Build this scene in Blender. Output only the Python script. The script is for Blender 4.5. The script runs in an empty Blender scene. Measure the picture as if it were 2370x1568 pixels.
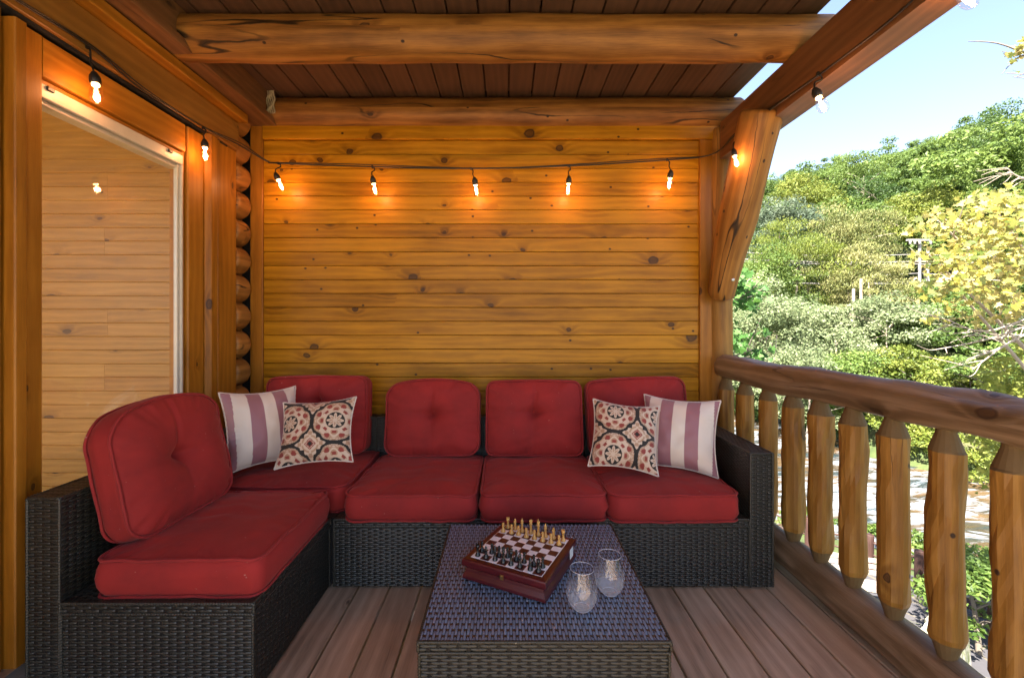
import bpy, math, random
import numpy as np
from mathutils import Vector, Matrix, noise
R = math.radians
random.seed(7)
# ------------------------------------------------------------------ camera, sky, sun, exposure
S = bpy.context.scene
COL = S.collection
H = 1.21                                   # eye height above the deck
cam_d = bpy.data.cameras.new('camera'); cam = bpy.data.objects.new('camera', cam_d); COL.objects.link(cam)
cam.location = (0, 0, H); cam.rotation_euler = (R(90), 0, 0)
cam_d.sensor_width = 36; cam_d.lens = 15.33; cam_d.shift_x = 0.0050; cam_d.shift_y = -0.0152
cam_d.clip_start = 0.02; cam_d.clip_end = 2000
S.camera = cam
W = bpy.data.worlds.new('World'); S.world = W; W.use_nodes = True
nt = W.node_tree; bg = nt.nodes['Background']
sky = nt.nodes.new('ShaderNodeTexSky'); sky.sky_type = 'NISHITA'; sky.sun_disc = False
SUN_EL, SUN_AZ = 55, 222                   # azimuth clockwise from +Y: behind and to the left
sky.sun_elevation = R(SUN_EL); sky.sun_rotation = R(SUN_AZ); sky.altitude = 400
sky.air_density = 1.0; sky.dust_density = 0.8; sky.ozone_density = 2.0
wmix = nt.nodes.new('ShaderNodeMix'); wmix.data_type = 'RGBA'; wmix.blend_type = 'MULTIPLY'; wmix.inputs[0].default_value = 1.0
wmix.inputs[7].default_value = (1.07, 0.93, 0.88, 1)
nt.links.new(sky.outputs[0], wmix.inputs[6]); nt.links.new(wmix.outputs[2], bg.inputs[0]); bg.inputs[1].default_value = 0.038
sd = bpy.data.lights.new('sun', 'SUN'); so = bpy.data.objects.new('sun', sd); COL.objects.link(so)
sd.energy = 2.6; sd.angle = R(0.5); sd.color = (1, 0.94, 0.84)
sv = Vector((math.sin(R(SUN_AZ))*math.cos(R(SUN_EL)), math.cos(R(SUN_AZ))*math.cos(R(SUN_EL)), math.sin(R(SUN_EL))))
so.rotation_euler = sv.to_track_quat('Z', 'Y').to_euler()
S.view_settings.view_transform = 'Standard'; S.view_settings.look = 'None'
S.view_settings.exposure = 3.85; S.view_settings.gamma = 1
BULB_W = 0.145; FIL = 5.0
F, CX, CY = 1009.0, 1173.0, 748.0
def at(px, py, d):                          # world point from survey of the place (pixels of a 2370 wide copy, depth in m)
    return Vector(((px-CX)*d/F, d, H-(py-CY)*d/F))

# ------------------------------------------------------------------ node helper
class NT:
    def __init__(s, name):
        s.m = bpy.data.materials.new(name); s.m.use_nodes = True; s.t = s.m.node_tree
        s.b = s.t.nodes['Principled BSDF']; s.out = s.t.nodes['Material Output']
    def n(s, typ, ins=None, **kw):
        nd = s.t.nodes.new(typ)
        for k, v in kw.items(): setattr(nd, k, v)
        for k, v in (ins or {}).items(): s.set(nd.inputs[k], v)
        return nd
    def set(s, sock, v):
        if isinstance(v, bpy.types.NodeSocket): s.t.links.new(v, sock)
        elif isinstance(v, bpy.types.Node): s.t.links.new(v.outputs[0], sock)
        else:
            if hasattr(sock.default_value, '__len__') and not hasattr(v, '__len__'): v = (v,)*len(sock.default_value)
            if hasattr(sock.default_value, '__len__') and len(sock.default_value) == 4 and len(v) == 3: v = (*v, 1)
            sock.default_value = v
    def m2(s, op, a, b=0.0, c=None, clamp=False):
        nd = s.t.nodes.new('ShaderNodeMath'); nd.operation = op; nd.use_clamp = clamp
        s.set(nd.inputs[0], a); s.set(nd.inputs[1], b)
        if c is not None: s.set(nd.inputs[2], c)
        return nd.outputs[0]
    def mix(s, f, a, b, bt='MIX'):
        nd = s.t.nodes.new('ShaderNodeMix'); nd.data_type = 'RGBA'; nd.blend_type = bt
        s.set(nd.inputs[0], f); s.set(nd.inputs[6], a); s.set(nd.inputs[7], b); return nd.outputs[2]
    def ramp(s, f, stops):
        nd = s.t.nodes.new('ShaderNodeValToRGB'); e = nd.color_ramp.elements
        while len(e) < len(stops): e.new(0.5)
        for i, (p, c) in enumerate(stops):
            e[i].position = p; e[i].color = (*c, 1) if hasattr(c, '__len__') else (c, c, c, 1)
        s.set(nd.inputs[0], f); return nd.outputs[0]
    def noise(s, vec, scale, detail=2, rough=0.5, dist=0, out=0):
        nd = s.n('ShaderNodeTexNoise', {'Vector': vec, 'Scale': scale, 'Detail': detail, 'Roughness': rough, 'Distortion': dist})
        return nd.outputs[out]
    def comb(s, x, y, z=0.0):
        return s.n('ShaderNodeCombineXYZ', {0: x, 1: y, 2: z}).outputs[0]
    def sep(s, v):
        return s.n('ShaderNodeSeparateXYZ', {0: v}).outputs
    def bump(s, h, strength, dist=0.002):
        nd = s.n('ShaderNodeBump', {'Strength': strength, 'Distance': dist, 'Height': h})
        s.set(s.b.inputs['Normal'], nd.outputs[0])
    def done(s, **kw):
        for k, v in kw.items(): s.set(s.b.inputs[k.replace('_', ' ')], v)
        return s.m

def wood(name, dark, mid, light, knots=1.0, rough=0.42, gs=1.0, bump=0.25, cracks=0.0, blotch=0.5, coat=0.0, knotcol=(0.03, 0.012, 0.006), islandvar=0.25, kscale=(3.0, 6.0), spec=0.5):
    g = NT(name)
    uv = g.sep(g.n('ShaderNodeTexCoord').outputs['UV']); u, v = uv[0], uv[1]
    isl = g.n('ShaderNodeNewGeometry').outputs['Random Per Island']
    # knots
    wob = g.noise(g.comb(g.m2('MULTIPLY', u, 14), g.m2('MULTIPLY', v, 26)), 1, 2)
    kv = g.comb(g.m2('ADD', g.m2('MULTIPLY', u, kscale[0]), g.m2('MULTIPLY', wob, 0.07)), g.m2('ADD', g.m2('MULTIPLY', v, kscale[1]), g.m2('MULTIPLY', wob, 0.09)))
    vo = g.n('ShaderNodeTexVoronoi', {'Vector': kv, 'Scale': 1.0, 'Randomness': 1.0}, voronoi_dimensions='2D')
    d = vo.outputs['Distance']; vc = g.sep(vo.outputs['Color'])
    has = g.m2('GREATER_THAN', vc[0], 1.0-0.5*knots)
    size = g.m2('MULTIPLY_ADD', g.m2('POWER', vc[1], 1.6), 0.085, 0.035)
    rel = g.m2('DIVIDE', d, size)
    kmask = g.m2('MULTIPLY', g.ramp(rel, [(0.0, 0.75), (0.55, 0.7), (0.72, 1.0), (0.9, 0.55), (1.0, 0.0)]), has)
    halo = g.m2('MULTIPLY', g.m2('POWER', 2.718, g.m2('MULTIPLY', g.m2('POWER', g.m2('DIVIDE', d, g.m2('MULTIPLY', size, 2.4)), 2.0), -1.0)), has)
    # growth rings running along u, pushed around knots
    lowf = g.noise(g.comb(g.m2('MULTIPLY', u, 1.1*gs), g.m2('MULTIPLY', v, 7*gs), isl), 1, 2)
    phase = g.m2('ADD', g.m2('MULTIPLY', v, 150*gs), g.m2('MULTIPLY', lowf, 17.0))
    phase = g.m2('ADD', phase, g.m2('MULTIPLY', halo, 9.0))
    ring = g.m2('MULTIPLY_ADD', g.m2('SINE', phase), 0.5, 0.5)
    ring = g.m2('POWER', ring, 1.6)
    fine = g.noise(g.comb(g.m2('MULTIPLY', u, 16*gs), g.m2('MULTIPLY', v, 420*gs), isl), 1, 3, 0.6)
    mid_n = g.noise(g.comb(g.m2('MULTIPLY', u, 4.0*gs), g.m2('MULTIPLY', v, 44*gs), isl), 1, 3, 0.6)
    blot = g.noise(g.comb(g.m2('MULTIPLY', u, 2.5), g.m2('MULTIPLY', v, 5), isl), 1, 3, 0.55)
    t = g.m2('MULTIPLY_ADD', ring, 0.16, g.m2('MULTIPLY_ADD', fine, 0.42, g.m2('MULTIPLY_ADD', mid_n, 0.35, g.m2('MULTIPLY_ADD', blot, blotch, -0.10-0.1*blotch))))
    t = g.m2('ADD', t, g.m2('MULTIPLY_ADD', isl, islandvar, -islandvar*0.5))
    t = g.m2('SUBTRACT', t, g.m2('MULTIPLY', halo, 0.22))
    colr = g.ramp(t, [(0.15, dark), (0.48, mid), (0.82, light)])
    colr = g.mix(g.m2('MULTIPLY', kmask, 0.96), colr, knotcol)
    if knots > 0.6:
        v2 = g.n('ShaderNodeTexVoronoi', {'Vector': g.comb(g.m2('MULTIPLY', u, 1.0), g.m2('MULTIPLY', v, 1.3)), 'Scale': 8.0}, voronoi_dimensions='2D')
        pk = g.m2('MULTIPLY', g.ramp(v2.outputs['Distance'], [(0.05, 1.0), (0.085, 0.0)]), g.m2('GREATER_THAN', g.sep(v2.outputs['Color'])[0], 1-0.10*knots))
        colr = g.mix(pk, colr, knotcol)
    hgt = g.m2('ADD', g.m2('MULTIPLY', fine, 0.5), g.m2('MULTIPLY', ring, 0.25))
    if cracks:
        cn = g.noise(g.comb(g.m2('MULTIPLY', u, 0.8), g.m2('ADD', g.m2('MULTIPLY', v, 9), g.m2('MULTIPLY', wob, 0.12)), isl), 1, 1)
        cm = g.ramp(g.m2('ABSOLUTE', g.m2('SUBTRACT', cn, 0.5)), [(0.0, 1.0), (0.003, 1.0), (0.008, 0.0)])
        gate = g.ramp(g.noise(g.comb(g.m2('MULTIPLY', u, 1.3), g.m2('MULTIPLY', v, 4)), 1, 2), [(0.47, 0.0), (0.56, 1.0)])
        cm = g.m2('MULTIPLY', g.m2('MULTIPLY', cm, gate), cracks)
        colr = g.mix(cm, colr, (0.012, 0.006, 0.003))
        hgt = g.m2('SUBTRACT', hgt, g.m2('MULTIPLY', cm, 2.0))
    g.bump(hgt, bump, 0.0012)
    ro = g.m2('MULTIPLY_ADD', fine, 0.22, rough-0.10)
    return g.done(Base_Color=colr, Roughness=ro, Coat_Weight=coat, Coat_Roughness=0.25, Specular_IOR_Level=spec)

def plain(name, col, rough=0.5, metal=0.0, var=0.12, scale=30, bump=0.0, **kw):
    g = NT(name); tc = g.n('ShaderNodeTexCoord').outputs['Object']
    n = g.noise(tc, scale, 4, 0.6)
    c = g.mix(g.m2('MULTIPLY', n, 1.0), tuple(x*(1-var) for x in col), tuple(min(1, x*(1+var)) for x in col))
    if bump: g.bump(n, bump, 0.002)
    return g.done(Base_Color=c, Roughness=rough, Metallic=metal, **kw)

M = {}
M['siding'] = wood('stained pine siding', (0.085, 0.029, 0.001), (0.28, 0.115, 0.002), (0.46, 0.205, 0.007), knots=1.15, spec=0.22, rough=0.40, islandvar=0.26, blotch=0.62, kscale=(3.0, 3.8))
M['trim'] = wood('stained pine trim', (0.11, 0.036, 0.003), (0.25, 0.092, 0.006), (0.37, 0.15, 0.014), knots=0.45, spec=0.3, rough=0.42)
M['inner'] = wood('pale interior pine', (0.20, 0.092, 0.010), (0.42, 0.205, 0.026), (0.56, 0.30, 0.058), knots=0.55, rough=0.4, islandvar=0.14)
M['log'] = wood('stained round log', (0.030, 0.011, 0.003), (0.155, 0.061, 0.011), (0.33, 0.145, 0.030), knots=1.0, spec=0.3, rough=0.5, gs=0.8, bump=0.5, cracks=1.0, blotch=0.75, kscale=(2.2, 3.5))
M['beam'] = wood('dark stained beam', (0.050, 0.021, 0.008), (0.130, 0.056, 0.020), (0.21, 0.095, 0.035), knots=0.4, rough=0.5, gs=0.9, cracks=0.3)
M['header'] = wood('olive stained header', (0.10, 0.040, 0.006), (0.20, 0.084, 0.012), (0.29, 0.13, 0.022), knots=0.35, rough=0.45)
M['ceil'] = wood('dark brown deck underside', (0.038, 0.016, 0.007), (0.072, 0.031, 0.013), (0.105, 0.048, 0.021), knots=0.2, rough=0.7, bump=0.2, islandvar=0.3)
M['deck'] = wood('brown painted decking', (0.12, 0.076, 0.042), (0.37, 0.255, 0.160), (0.54, 0.39, 0.26), knots=0.2, rough=0.55, gs=0.75, bump=0.9, islandvar=0.18, knotcol=(0.06, 0.03, 0.02))
M['rail'] = wood('weathered brown rail log', (0.045, 0.026, 0.012), (0.145, 0.088, 0.042), (0.31, 0.21, 0.125), knots=0.4, rough=0.5, gs=0.8, bump=1.0, cracks=0.6)
M['baluster'] = wood('honey log baluster', (0.075, 0.030, 0.004), (0.215, 0.096, 0.014), (0.35, 0.175, 0.034), knots=0.9, spec=0.3, rough=0.5, gs=0.8, bump=0.5, cracks=0.5, kscale=(2.4, 3.5))
M['tenon'] = plain('dark grey brown cone cut', (0.125, 0.074, 0.024), 0.8, bump=0.3, scale=60)
M['white'] = plain('cream vinyl frame', (0.50, 0.45, 0.37), 0.4)
M['alu'] = plain('dull aluminium sill', (0.5, 0.48, 0.44), 0.35, 0.8)
M['black'] = plain('black rubber cable', (0.012, 0.011, 0.010), 0.45)
M['brass'] = plain('aged brass', (0.55, 0.36, 0.12), 0.3, 1.0)
M['rope'] = plain('frayed beige rope', (0.36, 0.29, 0.18), 0.9, var=0.5, scale=120)

def fabric(name, c, sheen=0.12):
    g = NT(name); tc = g.n('ShaderNodeTexCoord').outputs['Object']
    n1 = g.ramp(g.noise(tc, 5, 4, 0.6), [(0.3, 0.0), (0.7, 1.0)]); n2 = g.noise(tc, 900, 1)
    cc = g.mix(n1, tuple(x*0.78 for x in c), tuple(min(1, x*1.18) for x in c))
    lint = g.ramp(g.noise(tc, 130, 1, 0.3), [(0.80, 0.0), (0.82, 1.0)])
    cc = g.mix(g.m2('MULTIPLY', lint, 0.5), cc, (0.5, 0.42, 0.33))
    g.bump(g.m2('ADD', n2, g.m2('MULTIPLY', n1, 2.0)), 0.25, 0.0012)
    return g.done(Base_Color=cc, Roughness=0.85, Sheen_Weight=sheen, Sheen_Roughness=0.4, Sheen_Tint=(1.0, 0.5, 0.4))
M['red'] = fabric('deep red outdoor fabric', (0.258, 0.0108, 0.0085))
M['piping_red'] = fabric('red piping', (0.25, 0.012, 0.011))

def wicker(name, c0, c1, rough, spec, stake=(0.006, 0.006, 0.005)):
    g = NT(name); tc = g.n('ShaderNodeTexCoord').outputs['UV']; s = g.sep(tc)
    isl = g.n('ShaderNodeNewGeometry').outputs['Random Per Island']
    st = g.m2('MULTIPLY_ADD', g.m2('SINE', g.m2('MULTIPLY', s[1], 3200)), 0.5, 0.5)
    n = g.noise(g.comb(g.m2('MULTIPLY', s[0], 60), g.m2('MULTIPLY', s[1], 300), g.m2('MULTIPLY', isl, 9)), 1, 2)
    c = g.mix(g.m2('MULTIPLY_ADD', n, 0.8, g.m2('MULTIPLY', isl, 0.3)), c0, c1)
    c = g.mix(g.m2('LESS_THAN', s[0], -0.5), c, stake)
    dust = g.ramp(g.noise(g.n('ShaderNodeTexCoord').outputs['Object'], 70, 1), [(0.79, 0.0), (0.82, 0.6)])
    c = g.mix(dust, c, (0.30, 0.25, 0.17))
    g.bump(st, 0.25, 0.0006)
    return g.done(Base_Color=c, Roughness=rough, Specular_IOR_Level=spec)
M['wicker'] = wicker('black resin wicker', (0.012, 0.012, 0.009), (0.040, 0.039, 0.029), 0.36, 0.5)
M['wicker_table'] = wicker('brown black resin wicker strands', (0.014, 0.012, 0.007), (0.044, 0.038, 0.024), 0.40, 0.35)
M['wicker_top'] = wicker('blue grey wicker top with painted sky cast', (0.068, 0.100, 0.140), (0.19, 0.280, 0.385), 0.32, 0.7, (0.022, 0.016, 0.010))  # blue cast of the sky painted into the table top's base colour
M['core'] = plain('black sofa frame', (0.004, 0.004, 0.004), 0.8)

def vcol(name, rough=0.8, sheen=0.1, bump=0.15):
    g = NT(name); c = g.n('ShaderNodeAttribute', attribute_name='tint').outputs['Color']
    tc = g.n('ShaderNodeTexCoord').outputs['Object']
    g.bump(g.noise(tc, 700, 1), bump, 0.001)
    return g.done(Base_Color=c, Roughness=rough, Sheen_Weight=sheen)
M['print'] = vcol('printed cotton')
M['satin'] = vcol('striped outdoor fabric', 0.55, 0.2, 0.08)
M['cream'] = plain('cream piping', (0.62, 0.55, 0.46), 0.7)
M['cherry'] = plain('burgundy lacquer', (0.060, 0.0035, 0.0055), 0.30, var=0.3, scale=18, Coat_Weight=0.25)
M['sq_w'] = plain('white board square', (0.78, 0.77, 0.76), 0.3, var=0.03)
M['sq_b'] = wood('dark red board square', (0.035, 0.006, 0.006), (0.06, 0.010, 0.009), (0.09, 0.018, 0.014), knots=0, rough=0.3, gs=3)
M['tan'] = plain('boxwood lacquer', (0.58, 0.31, 0.075), 0.32, var=0.15, scale=40)
M['ebony'] = plain('black lacquer', (0.006, 0.008, 0.008), 0.25, var=0.2)
M['paper'] = plain('white paper sticker', (0.70, 0.68, 0.64), 0.7)

def thin_glass(name, base, edge, tint=(1, 1, 1), rough=0.02, frost=None):
    g = NT(name); t = g.t
    lw = g.n('ShaderNodeLayerWeight', {'Blend': 0.35}).outputs['Facing']
    f = g.m2('MULTIPLY_ADD', g.m2('POWER', lw, 3.0), edge, base, clamp=True)
    tr = g.n('ShaderNodeBsdfTransparent', {'Color': tint}); gl = g.n('ShaderNodeBsdfGlossy', {'Roughness': rough})
    mx = g.n('ShaderNodeMixShader', {0: f, 1: tr.outputs[0], 2: gl.outputs[0]})
    last = mx.outputs[0]
    if frost:
        ed_ = g.ramp(lw, [(0.72, 0.0), (0.97, 0.55)]); w_ = g.n('ShaderNodeBsdfDiffuse', {'Color': (0.8, 0.83, 0.87)})  # white painted on at grazing angles, standing in for edge highlights
        last = g.n('ShaderNodeMixShader', {0: ed_, 1: last, 2: w_.outputs[0]}).outputs[0]
    if frost:
        z = g.sep(g.n('ShaderNodeTexCoord').outputs['Object'])
        nn = g.noise(g.n('ShaderNodeTexCoord').outputs['Object'], 30, 2)
        a = g.ramp(g.m2('ADD', g.m2('DIVIDE', z[2], 0.12), g.m2('MULTIPLY_ADD', nn, 0.24, -0.12)), frost)
        df = g.n('ShaderNodeBsdfDiffuse', {'Color': (0.75, 0.78, 0.82)}); tl = g.n('ShaderNodeBsdfTranslucent', {'Color': (0.75, 0.78, 0.82)})
        m1 = g.n('ShaderNodeMixShader', {0: 0.5, 1: df.outputs[0], 2: tl.outputs[0]})
        last = g.n('ShaderNodeMixShader', {0: a, 1: last, 2: m1.outputs[0]}).outputs[0]
    g.set(g.out.inputs[0], last); return g.m
M['pane'] = thin_glass('window pane', 0.075, 0.7); t_ = M['pane'].node_tree; out_ = t_.nodes['Material Output']; prev = out_.inputs[0].links[0].from_socket
hz_ = t_.nodes.new('ShaderNodeBsdfDiffuse'); hz_.inputs[0].default_value = (.8, .8, .8, 1); mm = t_.nodes.new('ShaderNodeMixShader'); mm.inputs[0].default_value = 0.010   # dust on the glass
t_.links.new(prev, mm.inputs[1]); t_.links.new(hz_.outputs[0], mm.inputs[2]); t_.links.new(mm.outputs[0], out_.inputs[0])
M['bulbglass'] = thin_glass('bulb glass', 0.12, 0.75, (1, 0.96, 0.9))
M['tumbler'] = thin_glass('clear tumbler', 0.07, 0.6, (0.97, 0.985, 1), frost=[(0.05, 0.40), (0.25, 0.28), (0.72, 0.0)]); M['rim'] = plain('glass rim with painted highlight', (0.50, 0.53, 0.58), 0.1, var=0)  # rim rings are pale opaque, their highlight painted as colour
def emit(name, col, s):
    g = NT(name); e = g.n('ShaderNodeEmission', {'Color': col, 'Strength': s}); g.set(g.out.inputs[0], e.outputs[0]); return g.m
M['filament'] = emit('glowing filament', (1.0, 0.50, 0.17), FIL)

# ------------------------------------------------------------------ mesh helper
class MB:
    def __init__(s): s.v = []; s.f = []; s.uv = []; s.mi = []; s.sm = []
    def add(s, verts, faces, uvs=None, mi=0, smooth=False):
        o = len(s.v); s.v.extend(verts)
        for i, f in enumerate(faces):
            s.f.append([o+k for k in f]); s.uv.append(uvs[i] if uvs else [(0, 0)]*len(f)); s.mi.append(mi); s.sm.append(smooth)
    def build(s, name, mats, parent=None, loc=None, rot=None):
        me = bpy.data.meshes.new(name); me.from_pydata([tuple(v) for v in s.v], [], s.f)
        lay = me.uv_layers.new(name='UVMap')
        flat = [c for f in s.uv for p in f for c in p[:2]]
        lay.data.foreach_set('uv', flat)
        me.polygons.foreach_set('material_index', s.mi); me.polygons.foreach_set('use_smooth', s.sm)
        for m in (mats if isinstance(mats, (list, tuple)) else [mats]): me.materials.append(m)
        me.update()
        o = bpy.data.objects.new(name, me); COL.objects.link(o)
        if parent: o.parent = parent
        if loc is not None: o.location = loc
        if rot is not None: o.rotation_euler = rot
        return o
def npmesh(name, V, Fq, mat, tint=None, uv=None, smooth=True, parent=None):
    """V (n,3); Fq (m,k) constant size faces"""
    me = bpy.data.meshes.new(name); k = Fq.shape[1]
    me.vertices.add(len(V)); me.vertices.foreach_set('co', V.astype(np.float32).ravel())
    me.loops.add(Fq.size); me.loops.foreach_set('vertex_index', Fq.astype(np.int32).ravel())
    me.polygons.add(len(Fq)); me.polygons.foreach_set('loop_start', np.arange(0, Fq.size, k, dtype=np.int32))
    me.polygons.foreach_set('loop_total', np.full(len(Fq), k, dtype=np.int32))
    me.polygons.foreach_set('use_smooth', np.full(len(Fq), smooth))
    me.update(calc_edges=True)
    if uv is not None:
        l = me.uv_layers.new(name='UVMap'); l.data.foreach_set('uv', uv[Fq.ravel()].astype(np.float32).ravel())
    if tint is not None:
        a = me.color_attributes.new('tint', 'FLOAT_COLOR', 'POINT')
        c = np.ones((len(V), 4), np.float32); c[:, :3] = tint; a.data.foreach_set('color', c.ravel())
    me.materials.append(mat)
    o = bpy.data.objects.new(name, me); COL.objects.link(o)
    if parent: o.parent = parent
    return o
def tag(o, label=None, cat=None, group=None, kind=None):
    if label: o['label'] = label
    if cat: o['category'] = cat
    if group: o['group'] = group
    if kind: o['kind'] = kind
    return o
def empty(name, loc, label=None, cat=None, group=None, rz=0):
    o = bpy.data.objects.new(name, None); COL.objects.link(o); o.empty_display_size = 0.1
    o.location = loc; o.rotation_euler = (0, 0, rz); return tag(o, label, cat, group)
def copy_tree(o, parent=None):
    c = o.copy(); COL.objects.link(c); c.parent = parent
    for ch in list(o.children): copy_tree(ch, c)
    return c
V3 = Vector
def board(mb, o, u, v, w, L, Wd, T, ch=0.0, mi=0):
    """box from corner o; u = grain direction, v = width, w = outward thickness; ch = chamfer on the two long outer edges"""
    o, u, v, w = V3(o), V3(u), V3(v), V3(w); ou, ov = random.random()*50, random.random()*50
    prof = [(0, 0), (0, T-ch), (ch, T), (Wd-ch, T), (Wd, T-ch), (Wd, 0)] if ch else [(0, 0), (0, T), (Wd, T), (Wd, 0)]
    n = len(prof); vs = [o+v*a+w*b for a, b in prof]+[o+u*L+v*a+w*b for a, b in prof]
    acc = [0]
    for i in range(n): a, b = prof[i], prof[(i+1) % n]; acc.append(acc[-1]+math.hypot(a[0]-b[0], a[1]-b[1]))
    fs, us = [], []
    for i in range(n):
        j = (i+1) % n; fs.append([i, j, n+j, n+i]); us.append([(ou, ov+acc[i]), (ou, ov+acc[i+1]), (ou+L, ov+acc[i+1]), (ou+L, ov+acc[i])])
    fs.append(list(range(n))[::-1]); us.append([(ou+b*.5, ov+a) for a, b in prof][::-1])
    fs.append(list(range(n, 2*n))); us.append([(ou+b*.5, ov+a) for a, b in prof])
    if u.cross(v).dot(w) < 0: fs = [f[::-1] for f in fs]; us = [x[::-1] for x in us]
    mb.add(vs, fs, us, mi)
def box(mb, x0, x1, y0, y1, z0, z1, grain='x', ch=0.0, mi=0):
    if grain == 'x': board(mb, (x0, y0, z0), (1, 0, 0), (0, 1, 0), (0, 0, 1), x1-x0, y1-y0, z1-z0, 0, mi)
    elif grain == 'y': board(mb, (x0, y0, z0), (0, 1, 0), (1, 0, 0), (0, 0, 1), y1-y0, x1-x0, z1-z0, 0, mi)
    else: board(mb, (x0, y0, z0), (0, 0, 1), (1, 0, 0), (0, 1, 0), z1-z0, x1-x0, y1-y0, 0, mi)
def loft(mb, rings, closed=True, cap=True, uvs=None, mi=0, smooth=True):
    n = len(rings[0]); vs = [p for r in rings for p in r]; fs, us = [], []
    for i in range(len(rings)-1):
        for j in range(n if closed else n-1):
            k = (j+1) % n; fs.append([i*n+j, i*n+k, (i+1)*n+k, (i+1)*n+j])
            if uvs: U, Vv = uvs; us.append([(U[i], Vv[j]), (U[i], Vv[j+1]), (U[i+1], Vv[j+1]), (U[i+1], Vv[j])])
            else: us.append([(0, 0)]*4)
    mb.add(vs, fs, us, mi, smooth)
    if cap:
        for ri, rev in ((0, True), (len(rings)-1, False)):
            ring = list(rings[ri]); f = list(range(n)); c = sum((V3(p) for p in ring), V3())/n
            uu = [((V3(p)-c).length*.3, j*.01) for j, p in enumerate(ring)]
            if rev: f = f[::-1]; uu = uu[::-1]
            mb.add(ring, [f], [uu], mi, False)
def frame(d):
    d = V3(d).normalized(); a = V3((0, 0, 1)) if abs(d.z) < .9 else V3((1, 0, 0))
    s = d.cross(a).normalized(); return s, s.cross(d).normalized()
def log(mb, pts, rad, n=28, seg=0.06, wob=0.0, bev=0.02, flat=None, seed=0, mi=0):
    """a peeled log along pts; rad = number or function of 0..1; flat = list of (angle, fraction) planed faces"""
    pts = [V3(p) for p in pts]; Ls = [0]
    for a, b in zip(pts, pts[1:]): Ls.append(Ls[-1]+(b-a).length)
    L = Ls[-1]; N = max(3, int(L/seg))
    st = [0, bev*0.25/L, bev/L]+[bev/L+(1-2*bev/L)*i/N for i in range(1, N)]+[1-bev/L, 1-bev*.25/L, 1]
    s0, t0 = frame(pts[-1]-pts[0]); rings = []; U = []
    ou = random.random()*40; rf = rad if callable(rad) else (lambda t: rad)
    for q, t in enumerate(st):
        x = t*L; i = max(0, min(len(pts)-2, sum(1 for l in Ls[1:-1] if l < x))); f = (x-Ls[i])/(Ls[i+1]-Ls[i])
        if len(pts) > 2:
            p_1 = pts[max(0, i-1)]; p0, p1 = pts[i], pts[i+1]; p2 = pts[min(len(pts)-1, i+2)]
            c = 0.5*((2*p0)+(p1-p_1)*f+(2*p_1-5*p0+4*p1-p2)*f*f+(3*p0-p_1-3*p1+p2)*f**3)
        else: c = pts[0].lerp(pts[1], f)
        r = rf(t); 
        if q in (0, len(st)-1): r -= bev
        elif q in (1, len(st)-2): r -= bev*.35
        ring = []
        for j in range(n):
            a = 2*math.pi*j/n; rr = r
            if wob: rr += wob*noise.noise(V3((math.cos(a)*1.1+seed*7.3, math.sin(a)*1.1, x*2.6+seed)))+wob*.35*noise.noise(V3((math.cos(a)*3, math.sin(a)*3+seed, x*9)))
            if flat:
                for fa, fr in flat:
                    cc = math.cos(a-fa)
                    if cc > .05: rr = min(rr, r*fr/cc)
            ring.append(c+s0*math.cos(a)*rr+t0*math.sin(a)*rr)
        rings.append(ring); U.append(ou+x)
    ov = random.random()*40; Vv = [ov+2*math.pi*rf(.5)*j/n for j in range(n+1)]
    loft(mb, rings, uvs=(U, Vv), mi=mi)
def tube(mb, pts, r, n=8, mi=0):
    pts = [V3(p) for p in pts]; rings = []; s, t = frame(pts[1]-pts[0])
    for i, p in enumerate(pts):
        d = (pts[min(i+1, len(pts)-1)]-pts[max(0, i-1)]).normalized()
        s = (s-d*s.dot(d)).normalized(); t = d.cross(s); rr = r(i/(len(pts)-1)) if callable(r) else r
        rings.append([p+(s*math.cos(2*math.pi*j/n)+t*math.sin(2*math.pi*j/n))*rr for j in range(n)])
    loft(mb, rings, mi=mi)
def spline(pts, n=8, closed=False):
    pts = [V3(p) for p in pts]; out = []; m = len(pts)
    for i in range(m if closed else m-1):
        g = (lambda k: pts[k % m]) if closed else (lambda k: pts[max(0, min(m-1, k))])
        a, b, c, d = g(i-1), g(i), g(i+1), g(i+2)
        for k in range(n):
            f = k/n; out.append(0.5*((2*b)+(c-a)*f+(2*a-5*b+4*c-d)*f*f+(3*b-a-3*c+d)*f**3))
    if not closed: out.append(pts[-1])
    return out
def lathe(mb, prof, n=24, o=(0, 0, 0), mi=0, M4=None, cap=True):
    rings = []
    for r, z in prof:
        ring = [V3((r*math.cos(2*math.pi*j/n), r*math.sin(2*math.pi*j/n), z)) for j in range(n)]
        if M4: ring = [M4 @ p for p in ring]
        rings.append([p+V3(o) for p in ring])
    loft(mb, rings, cap=cap, mi=mi)

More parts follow.
